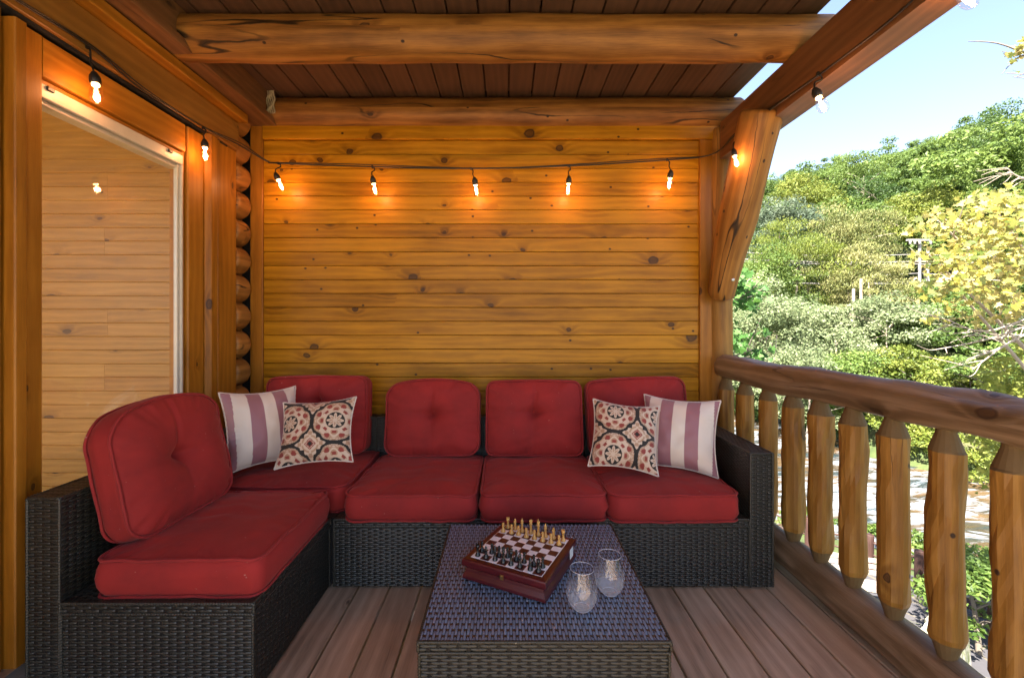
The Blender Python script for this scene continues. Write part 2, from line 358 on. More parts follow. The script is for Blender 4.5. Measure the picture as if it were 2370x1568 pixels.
# ================================================================== DECK AND CEILING
WY = 2.80                                   # back wall plane
P = 0.1441
d = MB()
for k in range(-20, 6):
    x0 = 0.759+(k-0)*P+0.0039
    if x0 < -1.75 or x0+P > 1.50: continue
    board(d, (x0, -4.2, -0.026), (0, 1, 0), (1, 0, 0), (0, 0, 1), WY+4.2-0.002, P-0.0078, 0.026, 0.0030)  # unseen stretch behind the camera lengthened to bounce sunlight into the porch
tag(d.build('deck_floor', M['deck']), kind='structure')
d = MB()
for k in range(16): box(d, -1.7, 1.36, -4.1+k*0.42, -4.06+k*0.42, -0.24, -0.028, 'x')
box(d, 1.33, 1.37, -2.15, WY, -0.24, -0.03, 'y')
tag(d.build('deck_joists', M['beam']), kind='structure')
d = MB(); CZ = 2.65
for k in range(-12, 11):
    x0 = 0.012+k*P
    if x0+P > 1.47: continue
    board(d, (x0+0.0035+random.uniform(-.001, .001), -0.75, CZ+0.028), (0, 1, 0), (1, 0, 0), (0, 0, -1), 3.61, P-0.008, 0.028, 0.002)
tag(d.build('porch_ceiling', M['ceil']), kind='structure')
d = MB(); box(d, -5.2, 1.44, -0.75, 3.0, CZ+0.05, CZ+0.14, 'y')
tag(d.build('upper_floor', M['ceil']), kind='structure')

# ================================================================== BACK WALL
wall = empty('plank_wall', (0, WY, 0), 'golden stained knotty pine plank wall behind the sectional sofa', 'wall')
def part(mb, name, mats, root):
    o = mb.build(name, mats, root); o.location = -root.location; return o
d = MB(); bw = 0.0886; z = 2.3755
while z > 0.02:
    z0 = z-bw
    # joints in long boards
    cuts = [-1.548, 1.222]
    for a, b in zip(cuts, cuts[1:]):
        board(d, (a, WY, z0+0.0006), (1, 0, 0), (0, 0, 1), (0, -1, 0), b-a, bw-0.0026, 0.02, 0.0024)
    z = z0
part(d, 'siding', M['siding'], wall)
d = MB(); box(d, -1.699, 1.32, WY, WY+0.1, 0.0, 2.70, 'x'); part(d, 'backing', M['core'], wall)
d = MB(); board(d, (-1.545, WY+0.0, 2.377), (1, 0, 0), (0, 0, 1), (0, -1, 0), 2.875, 0.148, 0.042, 0.003); part(d, 'frieze_board', M['siding'], wall)
for x0, x1 in ((1.2235, 1.312), (-1.628, -1.5495)):
    d = MB(); board(d, (x0, WY, 0.01), (0, 0, 1), (1, 0, 0), (0, -1, 0), 2.363 if x0 > 0 else 2.46, x1-x0, 0.036, 0.003); part(d, 'corner_trim', M['trim'], wall)
# round logs
d = MB(); log(d, [(-1.56, WY, 2.548), (1.49, WY, 2.548)], 0.1, wob=0.004, seed=2, n=36)
tag(d.build('wall_plate_log', M['log']), 'round log along the top of the plank wall under the ceiling', 'log beam')
d = MB(); log(d, [(-1.60, 2.058, 2.549), (1.524, 2.058, 2.549)], 0.099, wob=0.007, seed=5, n=40, bev=0.026)
tag(d.build('ceiling_log', M['log']), 'cracked round log spanning the porch ceiling nearer the camera', 'log beam')
# right beam, post, brace
d = MB(); box(d, 1.32, 1.438, -2.2, 2.70, 2.226, 2.450, 'y')
tag(d.build('porch_beam', M['beam']), 'squared dark beam over the railing carrying the ceiling log ends', 'beam')
post = empty('corner_post', (1.365, 2.79, 0), 'round log post at the corner beside the plank wall', 'post')
d = MB(); log(d, [(1.365, 2.79, -0.2), (1.365, 2.79, 2.45)], 0.070, wob=0.006, seed=9, n=30); part(d, 'post_log', M['baluster'], post)
br = empty('knee_brace', (1.32, 2.67, 1.44), 'slanting log brace between the corner post and the beam, with a bulb lighting it', 'brace')
d = MB(); log(d, [(1.325, 2.70, 1.37), (1.318, 2.60, 1.60), (1.312, 2.40, 1.98), (1.302, 2.22, 2.30)], lambda t: 0.070+0.034*min(1, t*2.2), wob=0.006, seed=12, n=36, bev=0.03, flat=[(math.pi*0.5, 0.86)])
part(d, 'brace_log', M['log'], br)
d = MB()
p = V3((1.333, 2.573, 1.467)); lathe(d, [(0.010, 0), (0.010, 0.004), (0.006, 0.006), (0.002, 0.006)], 14, M4=Matrix.Rotation(R(90), 4, 'X'), o=p); part(d, 'bolt_head', M['alu'], br)

# ================================================================== HOUSE WALL ON THE LEFT
house = empty('log_house', (-1.62, 1.5, 0), 'log house wall on the left with a tall glass window', 'house')
d = MB()
for k in range(15):
    zc = 0.05+k*0.172
    if zc > 2.5: break
    d = MB(); log(d, [(-1.694, 2.612, zc), (-1.694, 2.748, zc)], 0.0875, wob=0.003, seed=k, n=36, seg=.05, bev=0.014); part(d, 'log_course', M['log'], house)
d = MB(); box(d, -1.735, -1.70, -0.6, 1.40, 0.0, 2.70, 'y'); box(d, -1.735, -1.70, 2.328, 2.86, 0.0, 2.70, 'y')
box(d, -1.735, -1.70, 1.4, 2.328, 2.12, 2.70, 'y'); box(d, -1.735, -1.70, 1.4, 2.328, 0.0, 0.11, 'y')
part(d, 'wall_core', M['trim'], house)
d = MB()
board(d, (-1.70, 1.15, 0.0), (0, 0, 1), (0, 1, 0), (1, 0, 0), 2.24, 0.262, 0.065, 0.004)
board(d, (-1.70, -0.6, 0.0), (0, 0, 1), (0, 1, 0), (1, 0, 0), 2.24, 1.74, 0.05, 0.004)
part(d, 'door_jamb', M['trim'], house)
win = empty('window', (-1.66, 1.86, 1.2)); win.parent = house; win.location = V3((-1.66, 1.86, 1.2))-house.location
def sub(mb, name, mats, root, grand):
    o = mb.build(name, mats, root); o.location = -(root.location+grand.location); return o
d = MB()
board(d, (-1.70, 1.420, 0.0), (0, 0, 1), (0, 1, 0), (1, 0, 0), 2.21, 0.038, 0.098, 0.004)
board(d, (-1.70, 1.462, 0.0), (0, 0, 1), (0, 1, 0), (1, 0, 0), 2.21, 0.060, 0.080, 0.003)
board(d, (-1.70, 1.5225, 2.072), (0, 1, 0), (0, 0, 1), (1, 0, 0), 0.674, 0.138, 0.080, 0.003)
board(d, (-1.70, 1.5225, 2.072-0.016), (0, 1, 0), (0, 0, 1), (1, 0, 0), 0.674, 0.0155, 0.060, 0.003)
board(d, (-1.70, 2.197, 0.0), (0, 0, 1), (0, 1, 0), (1, 0, 0), 2.21, 0.017, 0.062, 0.002)
board(d, (-1.70, 2.2145, 0.0), (0, 0, 1), (0, 1, 0), (1, 0, 0), 2.21, 0.118, 0.080, 0.006)
sub(d, 'casing', M['trim'], win, house)
d = MB()
board(d, (-1.70, 1.5225, 2.004), (0, 1, 0), (0, 0, 1), (1, 0, 0), 0.674, 0.050, 0.068, 0.003)
board(d, (-1.70, 1.5225, 1.986), (0, 1, 0), (0, 0, 1), (1, 0, 0), 0.674, 0.0175, 0.050, 0.002)
board(d, (-1.66, 2.172, 0.16), (0, 0, 1), (0, 1, 0), (1, 0, 0), 1.842, 0.012, 0.018, 0.002)
board(d, (-1.66, 2.1845, 0.16), (0, 0, 1), (0, 1, 0), (1, 0, 0), 1.842, 0.012, 0.030, 0.002)
board(d, (-1.70, 1.5225, 0.12), (0, 1, 0), (0, 0, 1), (1, 0, 0), 0.66, 0.04, 0.060, 0.003)
board(d, (-1.70, 1.5225, 0.16), (0, 0, 1), (0, 1, 0), (1, 0, 0), 1.842, 0.012, 0.060, 0.002)
sub(d, 'frame', M['white'], win, house)
d = MB(); box(d, -1.652, -1.648, 1.5225, 2.171, 0.16, 2.004, 'y'); sub(d, 'pane', M['pane'], win, house)
for yy in (1.545, 2.10):
    d = MB(); board(d, (-1.632, yy, 2.036), (0, 1, 0), (0, 0, 1), (1, 0, 0), 0.022, 0.014, 0.008, 0.002); sub(d, 'latch', M['black'], win, house)
d = MB()
board(d, (-1.70, 2.335, 0.0), (0, 0, 1), (0, 1, 0), (1, 0, 0), 2.232, 0.092, 0.104, 0.022)
part(d, 'round_edged_post', M['trim'], house)
d = MB(); board(d, (-1.70, 2.4275, 0.0), (0, 0, 1), (0, 1, 0), (1, 0, 0), 2.232, 0.022, 0.090, 0.004)
board(d, (-1.70, 2.450, 0.0), (0, 0, 1), (0, 1, 0), (1, 0, 0), 2.232, 0.16, 0.082, 0.006); part(d, 'corner_board', M['trim'], house)
# interior seen through the pane
d = MB(); z = 2.72; bx = [-4.6, -3.3, -2.62, -1.87]
kk = 0
while z > 0.06:
    jx = (-2.62, -2.62, -3.9, -3.9, -3.9, -3.8, -2.60, -2.60, -3.9, -4.1)[kk % 10]; kk += 1
    for a, b in ((-4.7, jx), (jx, -1.70)):
        board(d, (a, 2.86, z-0.0886), (1, 0, 0), (0, 0, 1), (0, -1, 0), b-a-0.0008, 0.0880, 0.02, 0.003)
    z -= 0.0886
part(d, 'interior_wall', M['inner'], house)
d = MB(); box(d, -5.2, -5.1, 0.9, 2.9, 0, 2.69, 'y'); box(d, -5.2, -1.737, 2.88, 2.9, 0, 2.69, 'x'); part(d, 'added_room_wall', M['inner'], house)  # unseen side wall added to stop direct sun; strip behind closes the room
d = MB(); box(d, -4.8, -1.737, -0.95, 2.86, -0.03, 0.03, 'y'); part(d, 'interior_floor', M['inner'], house)
d = MB(); box(d, -1.70, -1.60, 0.2, 1.52, 0.03, 0.085, 'y'); box(d, -1.60, -1.585, 0.2, 1.52, 0.0, 0.05, 'y'); part(d, 'door_sill', M['alu'], house)
# header boards
hb = empty('header_beam', (-1.62, 1, 2.3), 'stepped header boards above the window carrying the string lights', 'beam')
d = MB(); board(d, (-1.70, -2.2, 2.238), (0, 1, 0), (0, 0, 1), (1, 0, 0), 4.80, 0.162, 0.10, 0.003); part(d, 'fascia', M['header'], hb)
d = MB(); board(d, (-1.69, -2.2, 2.228), (0, 1, 0), (0, 0, 1), (1, 0, 0), 4.72, 0.0095, 0.075, 0.0); part(d, 'dark_gap_strip', M['core'], hb)  # black strip painted in for the shaded gap under the fascia
d = MB(); board(d, (-1.70, -2.2, 2.402), (0, 1, 0), (0, 0, 1), (1, 0, 0), 4.80, 0.048, 0.155, 0.003); part(d, 'soffit_board', M['trim'], hb)
d = MB(); board(d, (-1.70, -2.2, 2.458), (0, 1, 0), (0, 0, 1), (1, 0, 0), 4.965, 0.040, 0.245, 0.002); part(d, 'ledger_strip', M['beam'], hb)
d = MB(); board(d, (-1.70, -2.2, 2.4985), (0, 1, 0), (0, 0, 1), (1, 0, 0), 4.95, 0.150, 0.215, 0.002); part(d, 'rim_joist', M['beam'], hb)
d = MB(); random.seed(3)
for q in range(5):
    a = V3((-1.478+q*0.010, 2.70, 2.645)); pts = [a+V3((0.004*math.sin(k*1.3+q), 0.004*math.cos(k*1.3+q)-0.008, -k*0.016-(0.01 if k else 0))) for k in range(9)]
    tube(d, spline(pts, 3), 0.0048, 6)
tag(d.build('rope_bundle', M['rope']), 'frayed beige rope end stuffed in the corner under the ceiling', 'rope')

# ================================================================== RAILING
RX = 1.385
rail = empty('railing', (RX, 1.5, 0), 'peeled log railing with chunky balusters along the right edge of the deck', 'railing')
d = MB(); log(d, [(1.322, 2.66, 0.945), (1.345, 2.45, 0.940), (1.375, 2.1, 0.936), (1.388, 1.7, 0.938), (1.385, 1.2, 0.938), (1.392, 0.7, 0.935), (1.385, 0.0, 0.938), (1.385, -1.2, 0.938), (1.385, -2.2, 0.938)], 0.068, wob=0.021, seed=21, n=32, bev=0.022)
part(d, 'top_rail', M['rail'], rail)
d = MB(); log(d, [(RX, 2.72, 0.088), (RX+.004, 1.6, 0.088), (RX, 0.6, 0.088), (RX, -2.2, 0.088)], 0.076, wob=0.012, seed=22, n=32)
part(d, 'bottom_rail', M['rail'], rail)
bys = [2.665, 2.48, 2.296, 2.108, 1.926, 1.746, 1.561, 1.375, 1.19, 1.0, 0.81, 0.62, 0.43, 0.24, 0.05, -0.14, -0.5, -0.9, -1.3]
for i, y in enumerate(bys):
    random.seed(100+i); r0 = random.uniform(0.0455, 0.0485)
    zb, zt = 0.150, 0.885; zl, zh = 0.232, 0.808
    bx_ = RX+(0 if y < 2.2 else -(y-2.2)*0.10)
    rings = []; U = []; n = 18
    def ring(z, r, wob=1):
        out = []
        for j in range(n):
            a = 2*math.pi*j/n; rr = r
            if wob == 1:
                rr += 0.0075*noise.noise(V3((math.cos(a)*.9+i*5, math.sin(a)*.9, z*5.2+i)))+0.004*noise.noise(V3((math.cos(a)*2.4+i, math.sin(a)*2.4, z*14)))
                fa = i*1.3+2.2*noise.noise(V3((i, 0, z*3)))
                cc = math.cos(a-fa)
                if cc > .2: rr = min(rr, r*0.90/cc)
                cc = math.cos(a-fa-2.3)
                if cc > .2: rr = min(rr, r*0.92/cc)
                cc = math.cos(a-fa-4.1)
                if cc > .2: rr = min(rr, r*0.91/cc)
            out.append(V3((bx_+math.cos(a)*rr+0.006*noise.noise(V3((i, z*2, 3))), y+math.sin(a)*rr, z)))
        return out
    N = 12; ou = random.random()*30
    zs = [zl-0.018]+[zl+(zh-zl)*k/N for k in range(N+1)]
    rings = [ring(zl-0.018, r0*0.88)]+[ring(z, r0) for z in zs[1:]]; Vv = [ou+2*math.pi*r0*j/n for j in range(n+1)]
    mbb = MB(); loft(mbb, rings, uvs=([ou+z for z in zs], Vv), cap=False, smooth=False)
    bo = part(mbb, 'baluster', M['baluster'], rail)
    mbb = MB(); loft(mbb, [rings[-1], ring(zh+0.006, r0*0.93, 2), ring(zh+0.062, r0*0.54, 2), ring(zt+.03, r0*0.46, 2)], smooth=False)
    mbb.build('cone_cut', M['tenon'], bo); mbb = MB()
    loft(mbb, [rings[0], ring(zl-.03, r0*0.78, 2), ring(zb+.008, r0*0.50, 2), ring(zb-.03, r0*.46, 2)][::-1], smooth=False)
    c = mbb.build('cone_cut', M['tenon'], bo)

# ================================================================== STRING LIGHTS
sl = empty('string_lights', (0, 2.74, 2.3), 'black cord of lit edison bulbs strung along header, plank wall and beam', 'string lights')
FY = 2.735
anch = [(-1.585, -1.6, 2.245), (-1.588, 0.3, 2.25), tuple(at(-60, -62, 1.30)), tuple(at(208, 108, 1.665)), tuple(at(330, 208, 1.90)), tuple(at(475, 296, 2.28)), tuple(at(556, 337, 2.55)),
        tuple(at(617, 373, 2.73)), tuple(at(648, 378, FY)), tuple(at(865, 386, FY)), tuple(at(1093, 390, FY)), tuple(at(1318, 384, FY)), tuple(at(1545, 370, FY)), tuple(at(1648, 357, 2.71)),
        tuple(at(1712, 304, 2.40)), tuple(at(1897, 172, 1.81)), tuple(at(2100, 12, 1.42)), (1.305, 1.2, 2.33), (1.305, 0.3, 2.32), (1.305, -1.4, 2.32)]
d = MB(); cab = spline(anch, 10); tube(d, cab, 0.0042, 7)
part(d, 'cord', M['black'], sl)
d = MB()
tube(d, [p+V3((0.003+.004*math.sin(i*.35), 0, 0.007+0.005*math.sin(i*.23))) for i, p in enumerate(cab)], 0.0030, 6); part(d, 'support_wire', M['black'], sl)
def lamp(anchor, bulbc, tilt, scale=1.0, seed=0):
    """anchor on the cord; bulbc = centre of the glass; hangs by a short drop"""
    a = V3(anchor); b = V3(bulbc); dirn = V3(tilt).normalized()      # from socket to bulb tip
    q = dirn.to_track_quat('Z', 'Y').to_matrix().to_4x4()
    s = scale
    top = b-dirn*0.078*s
    mb = MB()
    tube(mb, spline([a, a+V3((0.006, -.004, -0.02)), a.lerp(top, .6)+V3((-.006, 0, 0)), top+dirn*0.004], 6), 0.0034, 7)
    lathe(mb, [(0.004, 0), (0.009*s, 0.002), (0.013*s, 0.012*s), (0.0175*s, 0.020*s), (0.0185*s, 0.034*s), (0.0170*s, 0.044*s), (0.0150*s, 0.047*s), (0.0145*s, 0.046*s)], 18, M4=q, o=top)
    for k in range(-1, 2):
        box(mb, a.x-0.010+k*.004, a.x-0.008+k*.004, a.y-.006, a.y+.004, a.z-.006, a.z+.010)
    so_ = mb.build('socket', M['black'], sl); so_.location = -sl.location
    mb = MB(); pr = [(0.011, 0.045), (0.0125, 0.052), (0.019, 0.070), (0.0225, 0.086), (0.0215, 0.101), (0.0165, 0.113), (0.008, 0.1195), (0.001, 0.121)]
    lathe(mb, [(r*s, z_*s) for r, z_ in pr], 20, M4=q, o=top, cap=False)
    mb.build('bulb', M['bulbglass'], so_)
    mb = MB(); lathe(mb, [(0.011*s, 0.044*s), (0.0115*s, 0.052*s), (0.006*s, 0.056*s)], 14, M4=q, o=top)
    for k in range(4):
        an = k*math.pi/2+seed; c0 = q @ V3((math.cos(an)*0.0035*s, math.sin(an)*0.0035*s, 0.058*s)); c1 = q @ V3((math.cos(an+.5)*0.0065*s, math.sin(an+.5)*0.0065*s, 0.099*s))
        tube(mb, [top+c0, top+c1], 0.0008*s, 5)
    mb.build('filament', M['filament'], so_)
    ld = bpy.data.lights.new('bulb_light', 'POINT'); ld.energy = BULB_W; ld.color = (1.0, 0.40, 0.17); ld.shadow_soft_size = 0.012
    lo = bpy.data.objects.new('bulb_light', ld); COL.objects.link(lo); lo.parent = so_
    lo.location = b+dirn*0.006
lamp(at(208, 110, 1.66), at(223, 214, 1.64), (0.10, 0, -1), 1.0)
lamp(at(475, 297, 2.27), at(475, 355, 2.24), (0.05, 0, -1), 0.94, 1)
lamp(at(648, 379, FY), at(649, 427, 2.67), (0.35, 0.3, -1), 0.94, 2)
lamp(at(865, 387, FY), at(867, 436, 2.655), (0.10, 0.4, -1), 0.94, 3)
lamp(at(1093, 391, FY), at(1102, 439, 2.655), (0.15, 0.4, -1), 0.94, 4)
lamp(at(1318, 385, FY), at(1315, 436, 2.655), (-0.02, 0.4, -1), 0.94, 5)
lamp(at(1547, 371, FY), at(1549, 423, 2.655), (0.0, 0.4, -1), 0.94, 6)
lamp(at(1710, 305, 2.39), at(1703, 372, 2.26), (0.25, 0.0, -1), 0.82, 7)
lamp(at(1897, 173, 1.80), at(1901, 240, 1.75), (0.28, -0.2, -1), 0.95, 8)
lamp(at(2195, -75, 1.30), at(2234, -8, 1.29), (0.6, -0.1, -0.8), 1.0, 9)
for i, p in enumerate([(-1.55, 0.6, 2.10), (-1.55, -0.5, 2.10), (1.31, 0.55, 2.18), (1.31, -0.5, 2.18)]):  # unseen bulbs added out of view to brighten the porch
    lamp((p[0], p[1], p[2]+.12), p, (0, 0, -1), 1.0, i)

# ================================================================== WICKER
def weave_np(o, u, v, n, Wd, Ht, pr, pc, amp, crv=.22):
    o, u, v, n = (np.array(x, float) for x in (o, u, v, n))
    rows = max(1, int(round(Ht/pr))); pr = Ht/rows; cols = max(2, int(round(Wd/pc))); pc = Wd/cols
    ns = cols*6+1; s = np.linspace(0, Wd, ns)
    Vs, Fs, UVs = [], [], []; base = 0
    for j in range(rows):
        ph = (s/pc+(j % 2)) % 2-1; off = amp*(1-2*np.exp(-(ph/.235)**2))
        hw = pr*(0.460-0.19*np.exp(-(ph/.30)**2)); vc = (j+.5)*pr
        jit = random.uniform(-1, 1)*pr*0.04
        P3 = np.zeros((ns, 3, 3))
        for q, (sg, dd) in enumerate(((-1, -pr*crv), (0, pr*0.02), (1, -pr*crv))):
            P3[:, q] = o+np.outer(s, u)+np.outer(vc+jit+sg*hw, v)+np.outer(off+dd, n)
        Vs.append(P3.reshape(-1, 3)); uvp = np.zeros((ns, 3, 2)); uvp[..., 0] = s[:, None]+j*.37; uvp[..., 1] = np.array([-.5, 0, .5])*pr
        UVs.append(uvp.reshape(-1, 2))
        i = np.arange(ns-1)*3+base
        for q in (0, 1): Fs.append(np.stack([i+q, i+3+q, i+4+q, i+1+q], 1))
        base += ns*3
    for k in range(1, cols):
        hw = pc*0.19; c = np.array([[k*pc-hw, 0, -.0006], [k*pc, 0, .0005], [k*pc+hw, 0, -.0006], [k*pc-hw, Ht, -.0006], [k*pc, Ht, .0005], [k*pc+hw, Ht, -.0006]])
        Vs.append(o+np.outer(c[:, 0], u)+np.outer(c[:, 1], v)+np.outer(c[:, 2], n)); UVs.append(np.array([[-1, k], [-1, k], [-1, k], [-1, k], [-1, k], [-1, k]], float)); Fs.append(np.array([[0, 1, 4, 3], [1, 2, 5, 4]])+base); base += 6
    return np.concatenate(Vs), np.concatenate(Fs), np.concatenate(UVs)
def wicker_box(name, x0, x1, y0, y1, z0, z1, faces, mat, root, pr=0.0088, pc=0.0262, amp=0.0019, prt=None, pct=None, top_dir='x', edge=True):
    Vs, Fs, UVs = [], [], []; b = 0
    sp = {'f': ((x0, y0, z0), (1, 0, 0), (0, 0, 1), (0, -1, 0), x1-x0, z1-z0), 'k': ((x1, y1, z0), (-1, 0, 0), (0, 0, 1), (0, 1, 0), x1-x0, z1-z0),
          'r': ((x1, y0, z0), (0, 1, 0), (0, 0, 1), (1, 0, 0), y1-y0, z1-z0), 'l': ((x0, y1, z0), (0, -1, 0), (0, 0, 1), (-1, 0, 0), y1-y0, z1-z0),
          't': ((x0, y0, z1), (1, 0, 0), (0, 1, 0), (0, 0, 1), x1-x0, y1-y0) if top_dir == 'x' else ((x1, y0, z1), (0, 1, 0), (-1, 0, 0), (0, 0, 1), y1-y0, x1-x0)}
    for f in faces:
        o, u, v, n, a, h = sp[f]
        V_, F_, U_ = weave_np(o, u, v, n, a, h, prt if (f == 't' and prt) else pr, pct if (f == 't' and pct) else pc, amp, .24 if prt else .30)
        Vs.append(V_); Fs.append(F_+b); UVs.append(U_); b += len(V_)
    ob = npmesh(name, np.concatenate(Vs), np.concatenate(Fs), mat, uv=np.concatenate(UVs), parent=root); ob.location = -root.location
    c = MB(); e = 0.004; box(c, x0+e, x1-e, y0+e, y1-e, z0+.002, z1-e)
    # wrapped corner canes
    cc = c.build('frame_core', M['core'], ob)
    if edge:
        c = MB(); r = pr*0.55
        segs = []
        if 'f' in faces: segs += [((x0, y0, z0), (x0, y0, z1)), ((x1, y0, z0), (x1, y0, z1)), ((x0, y0, z1), (x1, y0, z1))]
        if 'r' in faces: segs += [((x1, y0, z1), (x1, y1, z1)), ((x1, y1, z0), (x1, y1, z1))]
        if 'l' in faces: segs += [((x0, y0, z1), (x0, y1, z1))]
        for a, b_ in segs:
            a, b_ = V3(a), V3(b_); L = (b_-a).length; n = max(2, int(L/(pr*1.05)))
            s_, t_ = frame(b_-a)
            rings = []
            for i in range(n*3+1):
                rr = r*(1.0+(0.10 if i % 3 else -0.22))
                p = a.lerp(b_, i/(n*3)); rings.append([p+(s_*math.cos(k*math.pi/3)+t_*math.sin(k*math.pi/3))*rr for k in range(6)])
            loft(c, rings)
        c.build('edge_wrap', mat, ob)
    return ob
SF = 1.99; SB = 2.715; BZ = 0.318
xs = [-0.795, -0.150, 0.470, 1.108]
mods = []
def sofa_unit(x0, x1, label, name='sofa_section', arm=False):
    root = empty(name, ((x0+x1)/2, (SF+SB)/2, 0), label, 'sofa', 'sections of the black wicker sectional sofa')
    wicker_box('base', x0+.002, x1-.002, SF, SB-.02, 0.012, BZ-0.033, 'f', M['wicker'], root)
    wicker_box('seat_rim', x0+.003, x1-.003, SF-0.004, SB-0.02, BZ-0.029, BZ, 'ft', M['wicker'], root)
    wicker_box('back_panel', x0+.002, x1-.002, SB-0.085, SB, BZ+.004, 0.645, 'ft', M['wicker'], root)
    if arm: wicker_box('armrest', x1+.001, x1+0.102, SF-0.006, SB+.01, 0.012, 0.618, 'frlt', M['wicker'], root, top_dir='y')
    return root
sofa_unit(xs[0]+.004, xs[1], 'armless wicker sofa section just right of the sofa corner, mostly in view')
sofa_unit(xs[1], xs[2], 'armless wicker sofa section directly behind the coffee table')
sofa_unit(xs[2], xs[3], 'wicker sofa section with the armrest beside the railing', arm=True)
root = empty('sofa_section', (-1.17, 2.35, 0), 'corner section of the wicker sofa under both striped and printed pillows on the left', 'sofa', 'sections of the black wicker sectional sofa')
wicker_box('base', -1.53, -0.797, SF+.012, SB-.02, 0.012, BZ, 't', M['wicker'], root)
wicker_box('back_panel', -1.53, -0.797, SB-0.085, SB, BZ+.004, 0.645, 'ft', M['wicker'], root)
wicker_box('side_panel', -1.53, -1.43, SF+.012, SB-.09, BZ+.004, 0.645, 'rft', M['wicker'], root)
LF = 1.394
root = empty('sofa_section', (-1.17, 1.7, 0), 'nearest wicker sofa section on the left, against the window', 'sofa', 'sections of the black wicker sectional sofa')
wicker_box('base', -1.425, -0.812, LF, SF+.004, 0.012, BZ-0.036, 'fr', M['wicker'], root)
wicker_box('seat_rim', -1.425, -0.808, LF-.004, SF+.004, BZ-0.030, BZ, 'frt', M['wicker'], root)
wicker_box('back_panel', -1.53, -1.4275, LF-.003, SF+.004, 0.012, 0.652, 'frtl', M['wicker'], root, top_dir='y')

# ------------------------------------------------------------------ coffee table
TX0, TX1, TY0, TY1, TZ = -0.2415, 0.4455, 1.184, 1.874, 0.350
root = empty('coffee_table', (0.102, 1.53, 0), 'square woven wicker coffee table holding a chess set and two glasses', 'coffee table')
wicker_box('table_body', TX0+.003, TX1-.003, TY0+.003, TY1-.003, 0.012, TZ-.036, 'frl', M['wicker_table'], root, pr=0.0085, pc=0.027, amp=0.0019)
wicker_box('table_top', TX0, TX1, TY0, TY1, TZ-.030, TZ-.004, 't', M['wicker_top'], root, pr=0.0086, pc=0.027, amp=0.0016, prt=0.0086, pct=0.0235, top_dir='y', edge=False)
wicker_box('table_rim', TX0, TX1, TY0, TY1, TZ-.030, TZ-.0045, 'frl', M['wicker_table'], root, pr=0.0085, pc=0.027, amp=0.0019)
# ------------------------------------------------------------------ cushions
def outline(w, h, rc, n, pinch=0.0, archtop=0.0):
    pts = []; per = []
    a, b = w/2-rc, h/2-rc
    for (cx, cy, st) in ((a, b, 0), (-a, b, 90), (-a, -b, 180), (a, -b, 270)):
        for k in range(9): an = R(st+k*90/8); pts.append((cx+rc*math.cos(an), cy+rc*math.sin(an)))
    # resample evenly
    L = [0]
    for i in range(len(pts)): p, q = pts[i], pts[(i+1) % len(pts)]; L.append(L[-1]+math.hypot(p[0]-q[0], p[1]-q[1]))
    out = []
    for k in range(n):
        t = L[-1]*k/n; i = next(i for i in range(len(pts)) if L[i+1] >= t-1e-9); f = (t-L[i])/max(1e-9, L[i+1]-L[i]); p, q = pts[i], pts[(i+1) % len(pts)]
        x, y = p[0]+(q[0]-p[0])*f, p[1]+(q[1]-p[1])*f
        if archtop and y > 0: y += archtop*(y/(h/2))*(1-(x/(w/2))**2)-archtop*.35*(y/(h/2))*(x/(w/2))**2
        out.append((x, y))
    return out
